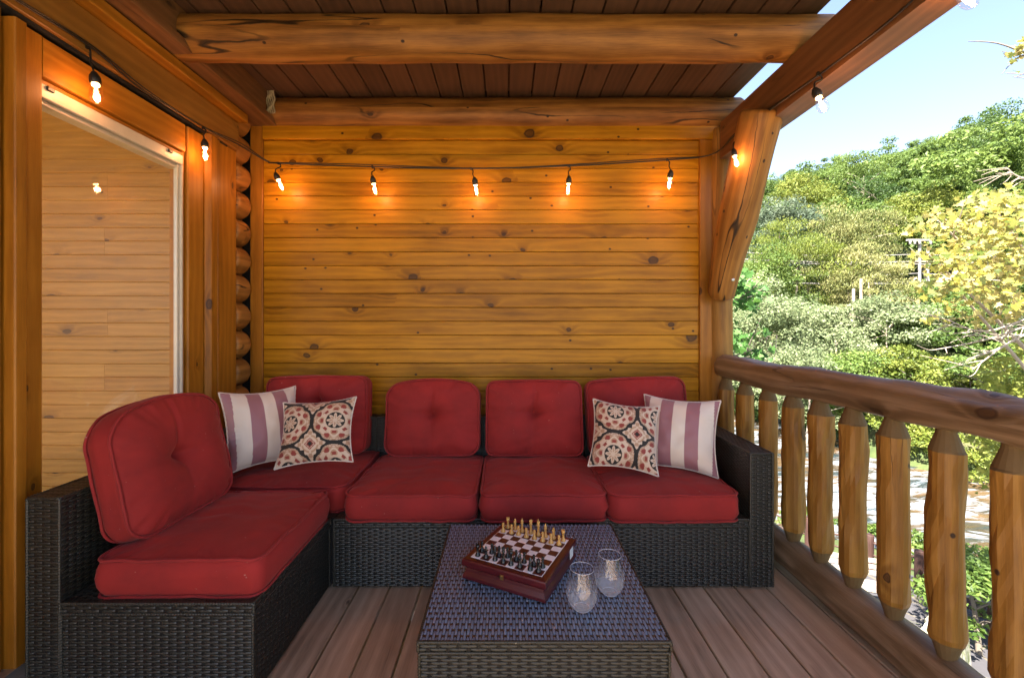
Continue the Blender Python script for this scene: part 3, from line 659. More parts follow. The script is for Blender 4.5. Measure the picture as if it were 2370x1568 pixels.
def cushion(name, w, h, th, rc, crown, loc, rot, label, tuft=False, seed=0, arch=0.0, bulge=0.012, wr=0.0095, group=None, sag=0.0, crown_back=None, tuft_y=0.03):
    """cushion lying in local XY, thickness along Z (base at z=0)"""
    n, nr = 144, 30; O = outline(w, h, rc, n, archtop=arch)
    def zt(x, y, k):
        e = 1-k**3.2; z = crown*e
        z += wr*0.6*noise.noise(V3((x*7+seed*3, y*7, seed)))*(0.3+e)
        z += wr*0.75*noise.noise(V3((x*3.2+seed, y*17+2*noise.noise(V3((x*5, y*2, seed))), seed+5)))*(1-k**5)
        # puckers along the seam
        an = math.atan2(y, x); z += wr*(k**6)*noise.noise(V3((math.cos(an)*9+seed, math.sin(an)*9, 2)))*1.6
        if sag: z -= sag*math.exp(-((x/w*2.4)**2+(y/h*2.4)**2))
        if tuft:
            yy = y-tuft_y; d2 = x*x+yy*yy
            z -= 0.030*math.exp(-d2/0.0010)+0.036*math.exp(-d2/0.009)
            wx = x-0.008*math.sin(yy*14+seed); fall = 1-k**4
            up = 0.015*math.exp(-(wx/0.012)**2)*(1 if yy > 0 else 0.35)*math.exp(-abs(yy)/0.25)
            sd_ = 0.016*math.exp(-((yy-0.06*abs(x))/0.017)**2)*math.exp(-abs(x)/0.10)
            z -= (up+sd_)*fall
        return z
    def dsp(x, y, z):
        f = 0.004*(noise.noise(V3((x*5+seed*2.1, y*5, z*9+1)))); return f
    mb = MB(); rings = []
    # bottom disc, side, top
    for k in (0.02, 0.3, 0.6, 0.85, 0.96): rings.append([V3((x*k, y*k, -(crown_back or 0)*(1-k**3))) for x, y in O])
    for zf in (0.0, 0.012/th, 0.25, 0.5, 0.75, 1-0.012/th, 1.0):
        ex = 1+(bulge*math.sin(math.pi*zf)-(0.003 if zf in (0.0, 1.0) else 0))/(min(w, h)/2)
        rg = []
        for x, y in O:
            ww = 1+0.006*noise.noise(V3((x*4+seed, y*4, zf*3)))*5*math.sin(math.pi*zf)*0.5
            hw = wr*0.9*noise.noise(V3((x*3+seed, y*3, zf*14)))*math.sin(math.pi*zf)/(min(w, h)/2)
            rg.append(V3((x*ex*(ww+hw), y*ex*(ww+hw), th*zf+dsp(x, y, 0)*zf)))
        rings.append(rg)
    for q in range(1, nr+1):
        k = 1-(q/nr)*0.994 if q < nr else 0.004
        rings.append([V3((x*k, y*k, th+zt(x*k, y*k, k)+dsp(x, y, 0)*k**4)) for x, y in O])
    loft(mb, rings)
    ob = mb.build(name, M['red'], None, loc, rot); tag(ob, label, 'cushion', group)
    pm = MB()
    for zz in (0.0, th):
        pts = [V3((x*1.010, y*1.010, zz+dsp(x, y, 0)*(zz > 0)+wr*.8*noise.noise(V3((x*11+seed, y*11, zz*3))))) for x, y in O]; pts.append(pts[0]); tube(pm, pts, 0.0056, 6)
    pm.build('piping', M['piping_red'], ob)
    return ob
SG = 'red seat cushions of the sectional'; BG = 'red back cushions of the sectional'
cz = BZ+0.003; cd = 0.60
cushion('seat_cushion', 0.590, 0.59, 0.112, 0.045, 0.024, (-0.438, 2.262, cz), (0, 0, R(-0.5)), 'red seat cushion right of the corner seat, with a small loose thread on its front', seed=1, group=SG, bulge=.011)
cushion('seat_cushion', 0.565, 0.59, 0.116, 0.045, 0.024, (0.165, 2.258, cz), (0, 0, R(0.6)), 'red seat cushion between the two bare backed middle seats, behind the chess set', seed=2, group=SG, bulge=.012)
cushion('seat_cushion', 0.585, 0.59, 0.116, 0.055, 0.022, (0.758, 2.252, cz), (0, 0, R(0)), 'red seat cushion beside the right armrest under two pillows', seed=3, group=SG, bulge=.011)
cushion('seat_cushion', 0.62, 0.61, 0.116, 0.055, 0.024, (-1.080, 2.362, cz), (0, 0, R(0)), 'red corner seat cushion under the left pair of pillows', seed=4, group=SG)
cushion('seat_cushion', 0.530, 0.575, 0.118, 0.038, 0.022, (-1.078, 1.708, cz), (0, 0, R(0.5)), 'large red seat cushion nearest the camera on the left sofa section', seed=5, group=SG, bulge=.011)
bz = BZ+0.125
# backs: local XY = face plane, Z = towards the viewer
def back(cx, y, w, h, tiltback, yaw, roll, label, seed, arch=0.03, tuft=True, th=0.10, crown=0.05, rc=0.07, zc=None, ty=0.03):
    M_ = Matrix.Rotation(yaw, 4, 'Z') @ Matrix.Rotation(R(90)-tiltback, 4, 'X') @ Matrix.Rotation(roll, 4, 'Z')
    e = M_.to_euler(); c = V3((cx, y, zc if zc else bz+h/2))
    return cushion('back_cushion', w, h, th, rc, crown, c, e, label, tuft=tuft, seed=seed, arch=arch, group=BG, bulge=0.008, crown_back=0.02, wr=0.010, tuft_y=ty)
back(-0.430, 2.612, 0.530, 0.400, R(11), R(0), R(0.5), 'red tufted back cushion with rounded top, left of the two bare middle ones', 11, arch=0.028, zc=0.638)
back(0.158, 2.618, 0.545, 0.415, R(11), R(0), R(0), 'squarer red tufted back cushion in the middle behind the chess board', 12, arch=0.006, rc=0.045, zc=0.645)
back(0.762, 2.620, 0.560, 0.420, R(9), R(-3), R(3.0), 'tilted red back cushion behind the right pair of pillows', 13, arch=0.01, tuft=False, rc=0.05, zc=0.655)
back(-1.110, 2.625, 0.570, 0.43, R(8), R(2), R(0.5), 'red back cushion in the corner behind the left pair of pillows', 14, arch=0.005, rc=0.05, zc=0.665, ty=0.08)
back(-1.385, 1.728, 0.498, 0.43, R(12), R(86), R(1), 'big red tufted back cushion leaning in front of the window', 15, arch=0.035, rc=0.08, th=0.095, crown=0.048, zc=0.655, ty=0.02)

# ------------------------------------------------------------------ pillows
def medallion(U, V):
    """printed medallion cloth; U, V in metres, numpy"""
    c0 = 0.215
    black = np.array([0.018, 0.016, 0.013]); cream = np.array([0.60, 0.47, 0.34]); tan = np.array([0.42, 0.26, 0.155]); redc = np.array([0.27, 0.045, 0.032])
    x = (U/c0+1000) % 1-.5; y = (V/c0+1000) % 1-.5
    r = np.hypot(x, y); a = np.arctan2(y, x)
    out = np.tile(black, (*U.shape, 1))
    rb = 0.458-0.045*np.clip(np.cos(4*a+np.pi), 0, 1)**3
    m = r < rb; out[m] = cream
    petal = np.abs(np.cos(2*a)); 
    tri = (r > .30) & (r < rb-.035) & (np.abs(np.sin(4*a)) > .72); out[tri & m] = redc
    tb = (r > .24) & (r < .40) & (np.abs(((a/(math.pi/2)+.5) % 1)-.5) < .17) ; out[tb & m] = tan
    sw = (np.abs(r-.335-.035*np.cos(8*a)) < .020); out[sw & m] = cream
    rd2 = (r > .245) & (r < .305) & (np.abs(np.cos(4*a+.0)) > .80); out[rd2 & m] = redc
    ln = (np.abs(r-.42-.02*np.cos(16*a)) < .012); out[ln & m] = tan
    rim = (r > rb-.022) & (r < rb-.006); out[rim] = tan
    out[r < .215] = cream; out[r < .195] = black
    fl = (r < .175*(0.45+0.55*np.abs(np.cos(4*a)))) ; out[fl] = cream
    fl2 = (r < .13*(0.2+0.8*np.abs(np.cos(4*a))**3)) & (r > .05); out[fl2] = tan
    out[r < .03] = cream
    # diamonds between
    x2 = (U/c0+.5+1000) % 1-.5; y2 = (V/c0+.5+1000) % 1-.5
    l1 = np.abs(x2)+np.abs(y2); a2 = np.arctan2(y2, x2); r2 = np.hypot(x2, y2)
    dd = (l1 < 0.335) & (r2 < 0.320-0.125*np.abs(np.sin(2*a2))+0.02*np.cos(12*a2)); out[dd] = cream
    de = dd & (r2 > 0.19) & (np.abs(np.sin(2*a2)) < .35) & (r2 < .27); out[de] = tan
    dr = dd & (np.abs(r2-.165) < .018) & (np.abs(np.sin(2*a2)) > .3); out[dr] = tan
    out[dd & (l1 < .125)] = redc; out[dd & (l1 < .10)] = cream; out[dd & (l1 < .085)] = redc; out[dd & (l1 < .055)] = black
    return out
def pillow(name, w, h, th, loc, mat3, label, cat, kind, off=(0, 0), N=150, pinch=0.12, seed=0):
    g = np.linspace(-1, 1, N); A, B = np.meshgrid(g, g, indexing='ij')
    pin = lambda t: 1-pinch*(1-t*t)
    X = A*w/2*(1-pinch*(1-B*B)*np.abs(A)**1.5); Y = B*h/2*(1-pinch*(1-A*A)*np.abs(B)**1.5)
    T = th/2*((1-A**4)**.6)*((1-B**4)**.6)*(0.62+0.38*np.cos(A*1.3)*np.cos(B*1.3))
    ed = np.maximum(np.abs(A), np.abs(B))
    wrk = np.array([[noise.noise(V3((A[i, j]*3.2+seed*5, B[i, j]*3.2, seed))) for j in range(0, N, 5)] for i in range(0, N, 5)])
    wrk = np.kron(wrk, np.ones((5, 5)))[:N, :N]
    for _ in range(3): wrk = (wrk+np.roll(wrk, 2, 0)+np.roll(wrk, -2, 0)+np.roll(wrk, 2, 1)+np.roll(wrk, -2, 1))/5
    puck = 0.0035*np.sin(B*38+3*np.sin(B*7+seed))*np.clip((np.abs(A)-.72)*4, 0, 1)*(1-np.abs(A)**10)+0.002*np.sin(A*33+seed)*np.clip((np.abs(B)-.78)*4, 0, 1)*(1-np.abs(B)**10)
    Zf = T+(wrk*0.008+puck)*(1-ed**6); Zb = -T*0.8
    curl = 0.018*(np.abs(A)*np.abs(B))**3
    Vf = np.stack([X, Y, Zf-curl*0], -1).reshape(-1, 3); Vb = np.stack([X, Y, Zb], -1).reshape(-1, 3)
    idx = np.arange(N*N).reshape(N, N)
    Ff = np.stack([idx[:-1, :-1], idx[1:, :-1], idx[1:, 1:], idx[:-1, 1:]], -1).reshape(-1, 4)
    Fb = Ff[:, ::-1]+N*N
    V_ = np.concatenate([Vf, Vb]); F_ = np.concatenate([Ff, Fb])
    if kind == 'print': tint = medallion(X+off[0], Y+off[1]).reshape(-1, 3)
    else:
        s = X/0.064+9.5+off[0]; band = np.floor(s).astype(int) % 2
        tint = np.where(band[..., None] == 0, np.array([0.30, 0.135, 0.150]), np.array([0.68, 0.60, 0.50])).reshape(-1, 3)
    tint = np.concatenate([tint, tint])
    ob = npmesh(name, V_, F_, M['print'] if kind == 'print' else M['satin'], tint=tint)
    ob.matrix_world = Matrix.Translation(loc) @ mat3
    tag(ob, label, cat)
    ring = [(i, 0) for i in range(0, N-1, 2)]+[(N-1, j) for j in range(0, N-1, 2)]+[(N-1-i, N-1) for i in range(0, N-1, 2)]+[(0, N-1-j) for j in range(0, N-1, 2)]
    pts = []
    for i, j in ring: pts.append(V3((X[i, j], Y[i, j], 0.0015*math.sin(i*.9+j*.7))))
    pts.append(pts[0]); pm = MB(); tube(pm, pts, 0.0042, 6)
    pm.build('piping', M['cream'], ob)
    return ob
def pose(tl, tr, br, bl):
    """orthonormal pose nearest to four surveyed corners"""
    tl, tr, br, bl = map(V3, (tl, tr, br, bl)); c = (tl+tr+br+bl)/4
    x = ((tr-tl)+(br-bl)).normalized(); y = ((tl-bl)+(tr-br)); y = (y-x*y.dot(x)).normalized(); z = x.cross(y)
    m = Matrix((x, y, z)).transposed().to_4x4(); w = ((tr-tl).length+(br-bl).length)/2; h = ((tl-bl).length+(tr-br).length)/2
    return c, m, w, h
def pill(c4, th, label, kind, off, seed, nudge=(0, 0, 0)):
    c, m, w, h = pose(*c4); c += V3(nudge)
    return pillow('throw_pillow', w, h, th, c, m, label, 'pillow', kind, off, seed=seed)
pill((at(500, 918, 2.20), at(697, 886, 2.46), at(690, 1068, 2.36), at(532, 1089, 2.08)), 0.18, 'pink and cream striped pillow on the corner seat at left', 'stripe', (-0.25, 0), 1)
pill((at(650, 930, 2.26), at(819, 921, 2.27), at(822, 1063, 2.15), at(642, 1088, 2.07)), 0.155, 'medallion print pillow leaning on the left striped pillow', 'print', (0.0075, 0.0775), 2)
pill((at(1491, 908, 2.45), at(1675, 932, 2.26), at(1655, 1101, 2.16), at(1478, 1080, 2.35)), 0.18, 'mauve and cream striped pillow against the right armrest', 'stripe', (-0.1, 0), 3)
pill((at(1376, 925, 2.34), at(1532, 939, 2.26), at(1516, 1102, 2.12), at(1357, 1075, 2.17)), 0.155, 'medallion print pillow in front of the right striped pillow', 'print', (0.1605, 0.005), 4)

# ================================================================== CHESS SET
BC = V3((0.052, 1.542, TZ-0.002)); BA = R(-26.8)
cb = empty('chess_box', BC, 'dark cherry chess box with a checkered top on the coffee table', 'chess board', rz=BA)
def sqring(h, z): return [V3((-h, -h, z)), V3((h, -h, z)), V3((h, h, z)), V3((-h, h, z))]
d = MB(); loft(d, [sqring(a, z) for a, z in ((.148, .0), (.151, .003), (.150, .012), (.143, .026), (.141, .036), (.146, .044))], uvs=([0, .01, .02, .04, .05, .06], [0, .3, .6, .9, 1.2]), smooth=False)
d.build('box_body', M['cherry'], cb)
d = MB(); loft(d, [sqring(a, z) for a, z in ((.150, .0445), (.152, .047), (.152, .062), (.150, .0665), (.146, .068))], uvs=([0, .01, .02, .03, .04], [0, .3, .6, .9, 1.2]), smooth=False)
d.build('lid', M['cherry'], cb)
sq = 0.0320
d = MB(); e = 4*sq; box(d, -e-.0025, e+.0025, -e-.0025, e+.0025, .0682, .0686); d.build('board_border', M['sq_w'], cb)
d = MB(); d2 = MB()
for i in range(8):
    for j in range(8):
        t = d2 if (i+j) % 2 else d; x, y = -e+i*sq, -e+j*sq
        box(t, x, x+sq, y, y+sq, .0687, .0692)
d2.build('dark_squares', M['sq_b'], cb); d.build('light_squares', M['sq_w'], cb)
d = MB(); box(d, -.006, .006, -.1545, -.1515, .036, .052); lathe(d, [(.003, 0), (.004, .002), (.002, .004)], 10, o=(0, -.1535, .050), M4=Matrix.Rotation(R(90), 4, 'X')); d.build('clasp', M['brass'], cb)
d = MB(); box(d, .1521, .1526, .078, .112, .026, .060, 'z'); d.build('sticker', M['paper'], cb)
TOPZ = BC.z+0.0693
base = [(0, 0), (.0088, 0), (.0094, .0015), (.0092, .0035), (.0078, .005), (.0082, .0065), (.0070, .0085), (.0052, .011), (.0042, .015)]
prof = {
 'pawn': base+[(.0036, .019), (.0034, .021), (.0056, .0225), (.0050, .0238), (.0030, .0248), (.0046, .0275), (.0050, .030), (.0042, .0328), (.0018, .0345), (.0002, .0348)],
 'rook': base+[(.0042, .022), (.0044, .027), (.0066, .029), (.0068, .038), (.0048, .0385), (.0046, .036), (.0002, .036)],
 'knight': base+[(.0050, .017), (.0055, .019), (.0040, .021), (.0002, .022)],
 'bishop': base+[(.0040, .024), (.0036, .029), (.0062, .0305), (.0058, .032), (.0034, .0332), (.0052, .037), (.0050, .040), (.0034, .044), (.0014, .047), (.0022, .0485), (.0016, .050), (.0002, .0505)],
 'queen': base+[(.0044, .026), (.0038, .034), (.0068, .0355), (.0062, .037), (.0040, .0382), (.0052, .043), (.0064, .048), (.0050, .0485), (.0030, .051), (.0020, .0525), (.0002, .0535)],
 'king': base+[(.0046, .028), (.0040, .037), (.0072, .0385), (.0066, .040), (.0044, .0412), (.0056, .047), (.0062, .051), (.0048, .0525), (.0016, .0540), (.0014, .0545)]}
def piece_mesh(kind):
    mb = MB(); pr = [(max(r, .0003), z_) for r, z_ in prof[kind]]
    lathe(mb, pr, 18)
    if kind == 'king':
        box(mb, -.0012, .0012, -.0010, .0010, .0540, .0610); box(mb, -.0032, .0032, -.0009, .0009, .0570, .0590)
    if kind == 'rook':
        for k in range(4):
            a = k*math.pi/2; c = (math.cos(a)*.0055, math.sin(a)*.0055); box(mb, c[0]-.0013, c[0]+.0013, c[1]-.0013, c[1]+.0013, .0378, .0405)
    if kind == 'queen':
        for k in range(8):
            a = k*math.pi/4; c = (math.cos(a)*.0055, math.sin(a)*.0055); lathe(mb, [(.0012, .047), (.0010, .0495), (.0002, .051)], 6, o=(c[0], c[1], 0))
    if kind == 'knight':
        sil = [(-.0052, .019), (.0050, .019), (.0058, .026), (.0052, .032), (.0030, .037), (.0016, .0415), (.0002, .0385), (-.0030, .0365), (-.0070, .0325), (-.0076, .0300), (-.0058, .0288), (-.0026, .0300), (-.0036, .026), (-.0054, .0225)]
        for yy0, yy1, s0_, s1_ in ((-.0034, .0, .8, 1), (.0, .0034, 1, .8)):
            c = (0, .029); A_ = [V3((c[0]+(x-c[0])*s0_, yy0, c[1]+(z_-c[1])*s0_)) for x, z_ in sil]; B_ = [V3((c[0]+(x-c[0])*s1_, yy1, c[1]+(z_-c[1])*s1_)) for x, z_ in sil]
            loft(mb, [A_, B_], smooth=False)
    return mb
names = {'pawn': 'chess_pawn', 'rook': 'chess_rook', 'knight': 'chess_knight', 'bishop': 'chess_bishop', 'queen': 'chess_queen', 'king': 'chess_king'}
order = ['rook', 'knight', 'bishop', 'queen', 'king', 'bishop', 'knight', 'rook']
ordn = ['first', 'second', 'third', 'fourth', 'fifth', 'sixth', 'seventh', 'last']
meshes = {}
rot = Matrix.Rotation(BA, 4, 'Z'); random.seed(11)
def place(kind, colr, i, j, label):
    key = (kind, colr)
    if key not in meshes:
        o = piece_mesh(kind).build(names[kind], M['tan' if colr == 'tan' else 'ebony']); meshes[key] = o
    else: o = meshes[key].copy(); COL.objects.link(o)
    p = rot @ V3((-e+(i+.5)*sq+random.uniform(-.003, .003), -e+(j+.5)*sq+random.uniform(-.003, .003), 0))
    o.location = (BC.x+p.x, BC.y+p.y, TOPZ); o.rotation_euler = (0, 0, BA+(R(90) if colr == 'tan' else R(-90))+random.uniform(-.4, .4))
    s = 1.0; o.scale = (s, s, s)
    tag(o, label, 'chess piece', 'tan chess pieces' if colr == 'tan' else 'black chess pieces')
kl = {('rook', 0): 'rook at the left end', ('rook', 7): 'rook at the right end', ('knight', 1): 'knight beside the left rook', ('knight', 6): 'knight beside the right rook', ('bishop', 2): 'bishop third from the left', ('bishop', 5): 'bishop third from the right', ('queen', 3): 'queen', ('king', 4): 'king'}
for i in range(8):
    k = order[i]
    place(k, 'tan', i, 7, 'tan wooden chess %s%s of the far back row' % (kl[(k, i)], ' in the middle' if k in ('king', 'queen') else ''))
    place('pawn', 'tan', i, 6, 'tan wooden chess pawn, %s from the left in the tan pawn row' % ordn[i] if i < 7 else 'tan wooden chess pawn at the right end of the tan pawn row')
    place(k, 'black', i, 0, 'black chess %s%s of the row nearest the camera' % (kl[(k, i)], ' in the middle' if k in ('king', 'queen') else ''))
    place('pawn', 'black', i, 1, 'black chess pawn, %s from the left in the black pawn row' % ordn[i] if i < 7 else 'black chess pawn at the right end of the black pawn row')

# ------------------------------------------------------------------ glasses
def tumbler(x, y, label):
    mb = MB(); pr = [(.0008, .003), (.018, .002), (.027, .005), (.035, .014), (.0425, .030), (.0455, .048), (.0450, .066), (.0418, .088), (.0378, .108), (.0355, .122)]
    # denser profile
    pp = []
    for a, b in zip(pr, pr[1:]): pp += [(a[0]+(b[0]-a[0])*k/3, a[1]+(b[1]-a[1])*k/3) for k in range(3)]
    pp.append(pr[-1]); lathe(mb, pp, 40, cap=False)
    o = mb.build('stemless_glass', M['tumbler'], None, (x, y, TZ-.001)); tag(o, label, 'glass')
    mb = MB(); tube(mb, [V3((.0354*math.cos(k*math.pi/24), .0354*math.sin(k*math.pi/24), .1222)) for k in range(49)], .00065, 6); mb.build('rim', M['rim'], o)
    mb = MB(); tube(mb, [V3((.024*math.cos(k*math.pi/24), .024*math.sin(k*math.pi/24), .0035)) for k in range(49)], .0012, 6); mb.build('foot_ring', M['rim'], o)
tumbler(0.227, 1.318, 'stemless glass nearer the camera, beside the chess box corner')
tumbler(0.329, 1.395, 'stemless glass standing further back, nearer the right edge of the table')

# ================================================================== OUTSIDE
GZ = -4.80                                  # ground of the patio far below the deck
RZ = -5.25                                  # river surface
def st(s, t): return ((s-t)*0.70710678, (s+t)*0.70710678)    # s away from the camera at 45 deg, t to the left
def near_bank(t): return 17.0-0.30*t+0.5*math.sin(t*.7)
def far_bank(t): return 26.0+(0.26*min(t, 6)**2 if t > 0 else 0)+0.6*math.sin(t*.5)
def hz(s, t):
    nb, fb = near_bank(t), far_bank(t)
    if s < nb: return max(RZ-.8, GZ-0.04*max(0, s-12)-max(0, s-(nb-1.2))*0.5)
    if s < fb: return RZ-0.45+0.3*math.exp(-((s-(nb+fb)/2-1)/1.8)**2)
    q = s-fb; h = GZ-0.5+min(q, 2.0)*0.55
    if q > 2: h += (q-2)*0.36
    if q > 60: h -= (q-60)*0.10
    return h+0.6*math.sin(s*.23+t*.31)+(t*0.10*min(1, (q-20)/25) if q > 20 else 0)
V_, F_ = [], []
ss = [-40, -20, -5, 2, 6, 9, 11, 12]+[12.5+.6*k for k in range(40)]+[38, 42, 48, 55, 65, 75, 90, 110, 140, 180, 240, 300]
ts = [-200, -120, -80, -60, -45]+[-36+1.8*k for k in range(40)]+[42, 55, 75, 110, 160, 220]
for s in ss:
    for t in ts: x, y = st(s, t); V_.append((x, y, hz(s, t)))
nt_ = len(ts)
for i in range(len(ss)-1):
    for j in range(nt_-1): F_.append((i*nt_+j, i*nt_+j+1, (i+1)*nt_+j+1, (i+1)*nt_+j))
g = NT('grassy ground'); tc = g.n('ShaderNodeTexCoord').outputs['Object']
n = g.noise(tc, .6, 6, .65); n2 = g.noise(tc, 6, 4, .7)
c = g.ramp(g.m2('ADD', g.m2('MULTIPLY', n, .6), g.m2('MULTIPLY', n2, .4)), [(.35, (.020, .035, .008)), (.5, (.05, .07, .016)), (.65, (.09, .08, .035))])
g.bump(n2, .8, .05); M['ground'] = g.done(Base_Color=c, Roughness=.95)
tag(npmesh('ground', np.array(V_), np.array(F_)[:, ::-1], M['ground']), kind='structure')
# river
V_, F_ = [], []
tr = [-40+0.5*k for k in range(161)]; nsx = 56
for t in tr:
    a, b = near_bank(t)-1.2, far_bank(t)+1.4
    for k in range(nsx+1):
        s = a+(b-a)*k/nsx; x, y = st(s, t)
        z = RZ+0.10*noise.noise(V3((x*.9, y*.9, 0)))+0.07*noise.noise(V3((x*2.3, y*2.3, 4)))+0.03*noise.noise(V3((x*6, y*6, 9)))
        V_.append((x, y, z))
for i in range(len(tr)-1):
    for j in range(nsx): q = i*(nsx+1)+j; F_.append((q, q+1, q+nsx+2, q+nsx+1))
g = NT('rocky shallow river'); tc = g.n('ShaderNodeTexCoord').outputs['Object']
rot_ = g.n('ShaderNodeMapping', {'Vector': tc, 'Rotation': (0, 0, R(38)), 'Scale': (0.35, 1.3, 1)}).outputs[0]
foam = g.noise(rot_, 1.4, 7, .68, 1.2); big = g.noise(tc, .16, 3, .5); bed = g.noise(rot_, .9, 4, .6)
bc = g.ramp(bed, [(.38, (.022, .034, .038)), (.5, (.055, .036, .018)), (.62, (.10, .062, .032))])
fm = g.ramp(g.m2('ADD', foam, g.m2('MULTIPLY_ADD', big, .5, -.25)), [(.50, 0.0), (.59, 1.0)])
g.bump(foam, .7, .12)
M['river'] = g.done(Base_Color=g.mix(fm, bc, (.17, .185, .20)), Roughness=g.ramp(fm, [(0, .14), (1, .6)]), Specular_IOR_Level=.6)
tag(npmesh('river', np.array(V_), np.array(F_)[:, ::-1], M['river']), kind='structure')
# flagstone path between house and fence
g = NT('flagstone'); tc = g.n('ShaderNodeTexCoord').outputs['Object']
vo = g.n('ShaderNodeTexVoronoi', {'Vector': tc, 'Scale': 1.6}, feature='DISTANCE_TO_EDGE'); vc_ = g.n('ShaderNodeTexVoronoi', {'Vector': tc, 'Scale': 1.6}).outputs['Color']
nn = g.noise(tc, 9, 5, .65)
stc = g.mix(g.m2('MULTIPLY', g.sep(vc_)[0], .6), (.052, .049, .056), (.072, .064, .064)); stc = g.mix(g.m2('MULTIPLY', nn, .5), stc, (.036, .034, .035))
c = g.mix(g.ramp(vo.outputs[0], [(.02, 1.0), (.05, 0.0)]), stc, (.10, .085, .06)); g.bump(nn, .4, .02)
M['flag'] = g.done(Base_Color=c, Roughness=.85)
V_, F_ = [], []; pt = [-16+1.0*k for k in range(40)]
for t in pt:
    for k in range(9): s = 3+(near_bank(t)-2.6-3)*k/8; x, y = st(s, t); V_.append((x, y, hz(s, t)+.012))
for i in range(len(pt)-1):
    for k in range(8): q = i*9+k; F_.append((q, q+1, q+10, q+9))
tag(npmesh('stone_path', np.array(V_), np.array(F_)[:, ::-1], M['flag']), kind='structure')

# fence by the river
M['fence'] = wood('red brown stained post', (.014, .006, .004), (.034, .012, .008), (.06, .024, .016), knots=.2, rough=.7, bump=.5)
M['greywood'] = wood('grey weathered wood', (.12, .10, .08), (.24, .20, .16), (.36, .31, .26), knots=.2, rough=.8)
fp = [at(1760, 1215, 12.6), at(1870, 1262, 11.6), at(2012, 1317, 10.66), at(2126, 1359, 9.92), at(2266, 1418, 9.05), at(2440, 1490, 8.2), at(2640, 1570, 7.4)]
fe = empty('post_fence', fp[3], 'low reddish wooden post and rope fence along the near river bank', 'fence')
for i, p in enumerate(fp):
    d = MB(); zz = GZ; log(d, [(p.x, p.y, zz-.2), (p.x+.01, p.y, zz+.86)], .085, wob=.006, n=14, seed=i, seg=.2, bev=.015); part(d, 'post', M['fence'], fe)
for zz in (.70, .40):
    for a, b in zip(fp, fp[1:]):
        d = MB(); A_ = V3((a.x, a.y, GZ+zz)); B_ = V3((b.x, b.y, GZ+zz)); mid_ = A_.lerp(B_, .5)-V3((0, 0, .08))
        tube(d, spline([A_, mid_, B_], 5), .022, 6); part(d, 'rope_rail', M['fence'], fe)
# wooden armchair on the path
ac = empty('wooden_armchair', at(2250, 1440, 8.75), 'orange brown slatted garden armchair by the fence, seen between the last balusters', 'chair', rz=R(35))
ac.location.z = GZ+.01
for sx in (-.30, .30):
    for sy in (-.28, .28):
        d = MB(); box(d, sx-.035, sx+.035, sy-.035, sy+.035, 0, .62, 'z'); d.build('leg', M['fence'], ac)
    d = MB(); box(d, sx-.06, sx+.06, -.36, .34, .622, .65, 'y'); d.build('arm', M['greywood'], ac)
d = MB()
for k in range(6): box(d, -.26, .26, -.28+k*.095, -.20+k*.095, .36+.0*k, .385, 'x')
d.build('seat', M['fence'], ac)
d = MB()
for k in range(5): board(d, (-.25+k*.105, .26, .38), (0, .25, .97), (1, 0, 0), (0, 1, 0), .72, .085, .022)
d.build('backrest', M['fence'], ac)
# pale bench
pb = empty('garden_bench', V3((7.45, 9.35, GZ+.01)), 'pale grey slatted bench on the stone path below the railing', 'bench', rz=R(-20))
d = MB()
for k in range(4): box(d, -.75, .75, -.22+k*.12, -.13+k*.12, .42, .45, 'x')
d.build('seat', M['greywood'], pb)
d = MB()
for k in range(3): box(d, -.75, .75, .27, .30, .55+k*.13, .64+k*.13, 'x')
d.build('backrest', M['greywood'], pb)
for sx in (-.68, .68):
    for sy in (-.2, .26):
        d = MB(); box(d, sx-.03, sx+.03, sy-.03, sy+.03, 0, .42 if sy < 0 else .9, 'z'); d.build('leg', M['greywood'], pb)
# mossy stone wall
g = NT('mossy stone'); tc = g.n('ShaderNodeTexCoord').outputs['Object']; nn = g.noise(tc, 3, 6, .7)
M['stone'] = g.done(Base_Color=g.ramp(nn, [(.40, (.10, .12, .04)), (.52, (.26, .24, .19)), (.7, (.42, .40, .36))]), Roughness=.95); g.bump(nn, .8, .04)
sw = MB(); pts = [V3((5.7, 6.05, 0)), V3((6.7, 6.9, 0)), V3((7.7, 7.6, 0))]
rings = []
for k in range(25):
    f = k/24; p = pts[0].lerp(pts[2], f); nrm = V3((.62, -.78, 0)); r_ = []
    for (a, z_) in ((-.25, 0), (-.24, .5), (-.20, .98), (-.05, 1.06), (.10, 1.05), (.22, .95), (.25, .5), (.27, 0)):
        q = p+nrm*(a+.05*noise.noise(V3((k*.7, a*5, z_*3)))); r_.append(V3((q.x, q.y, GZ+z_+.06*noise.noise(V3((k*.5, a*4, 5))))))
    rings.append(r_)
loft(sw, rings, closed=False, smooth=False)
for r_ in (rings[0], rings[-1]): sw.add(r_, [list(range(8))])
tag(sw.build('stone_wall', M['stone']), 'low mossy pale stone wall beside the path, far down right', 'wall')

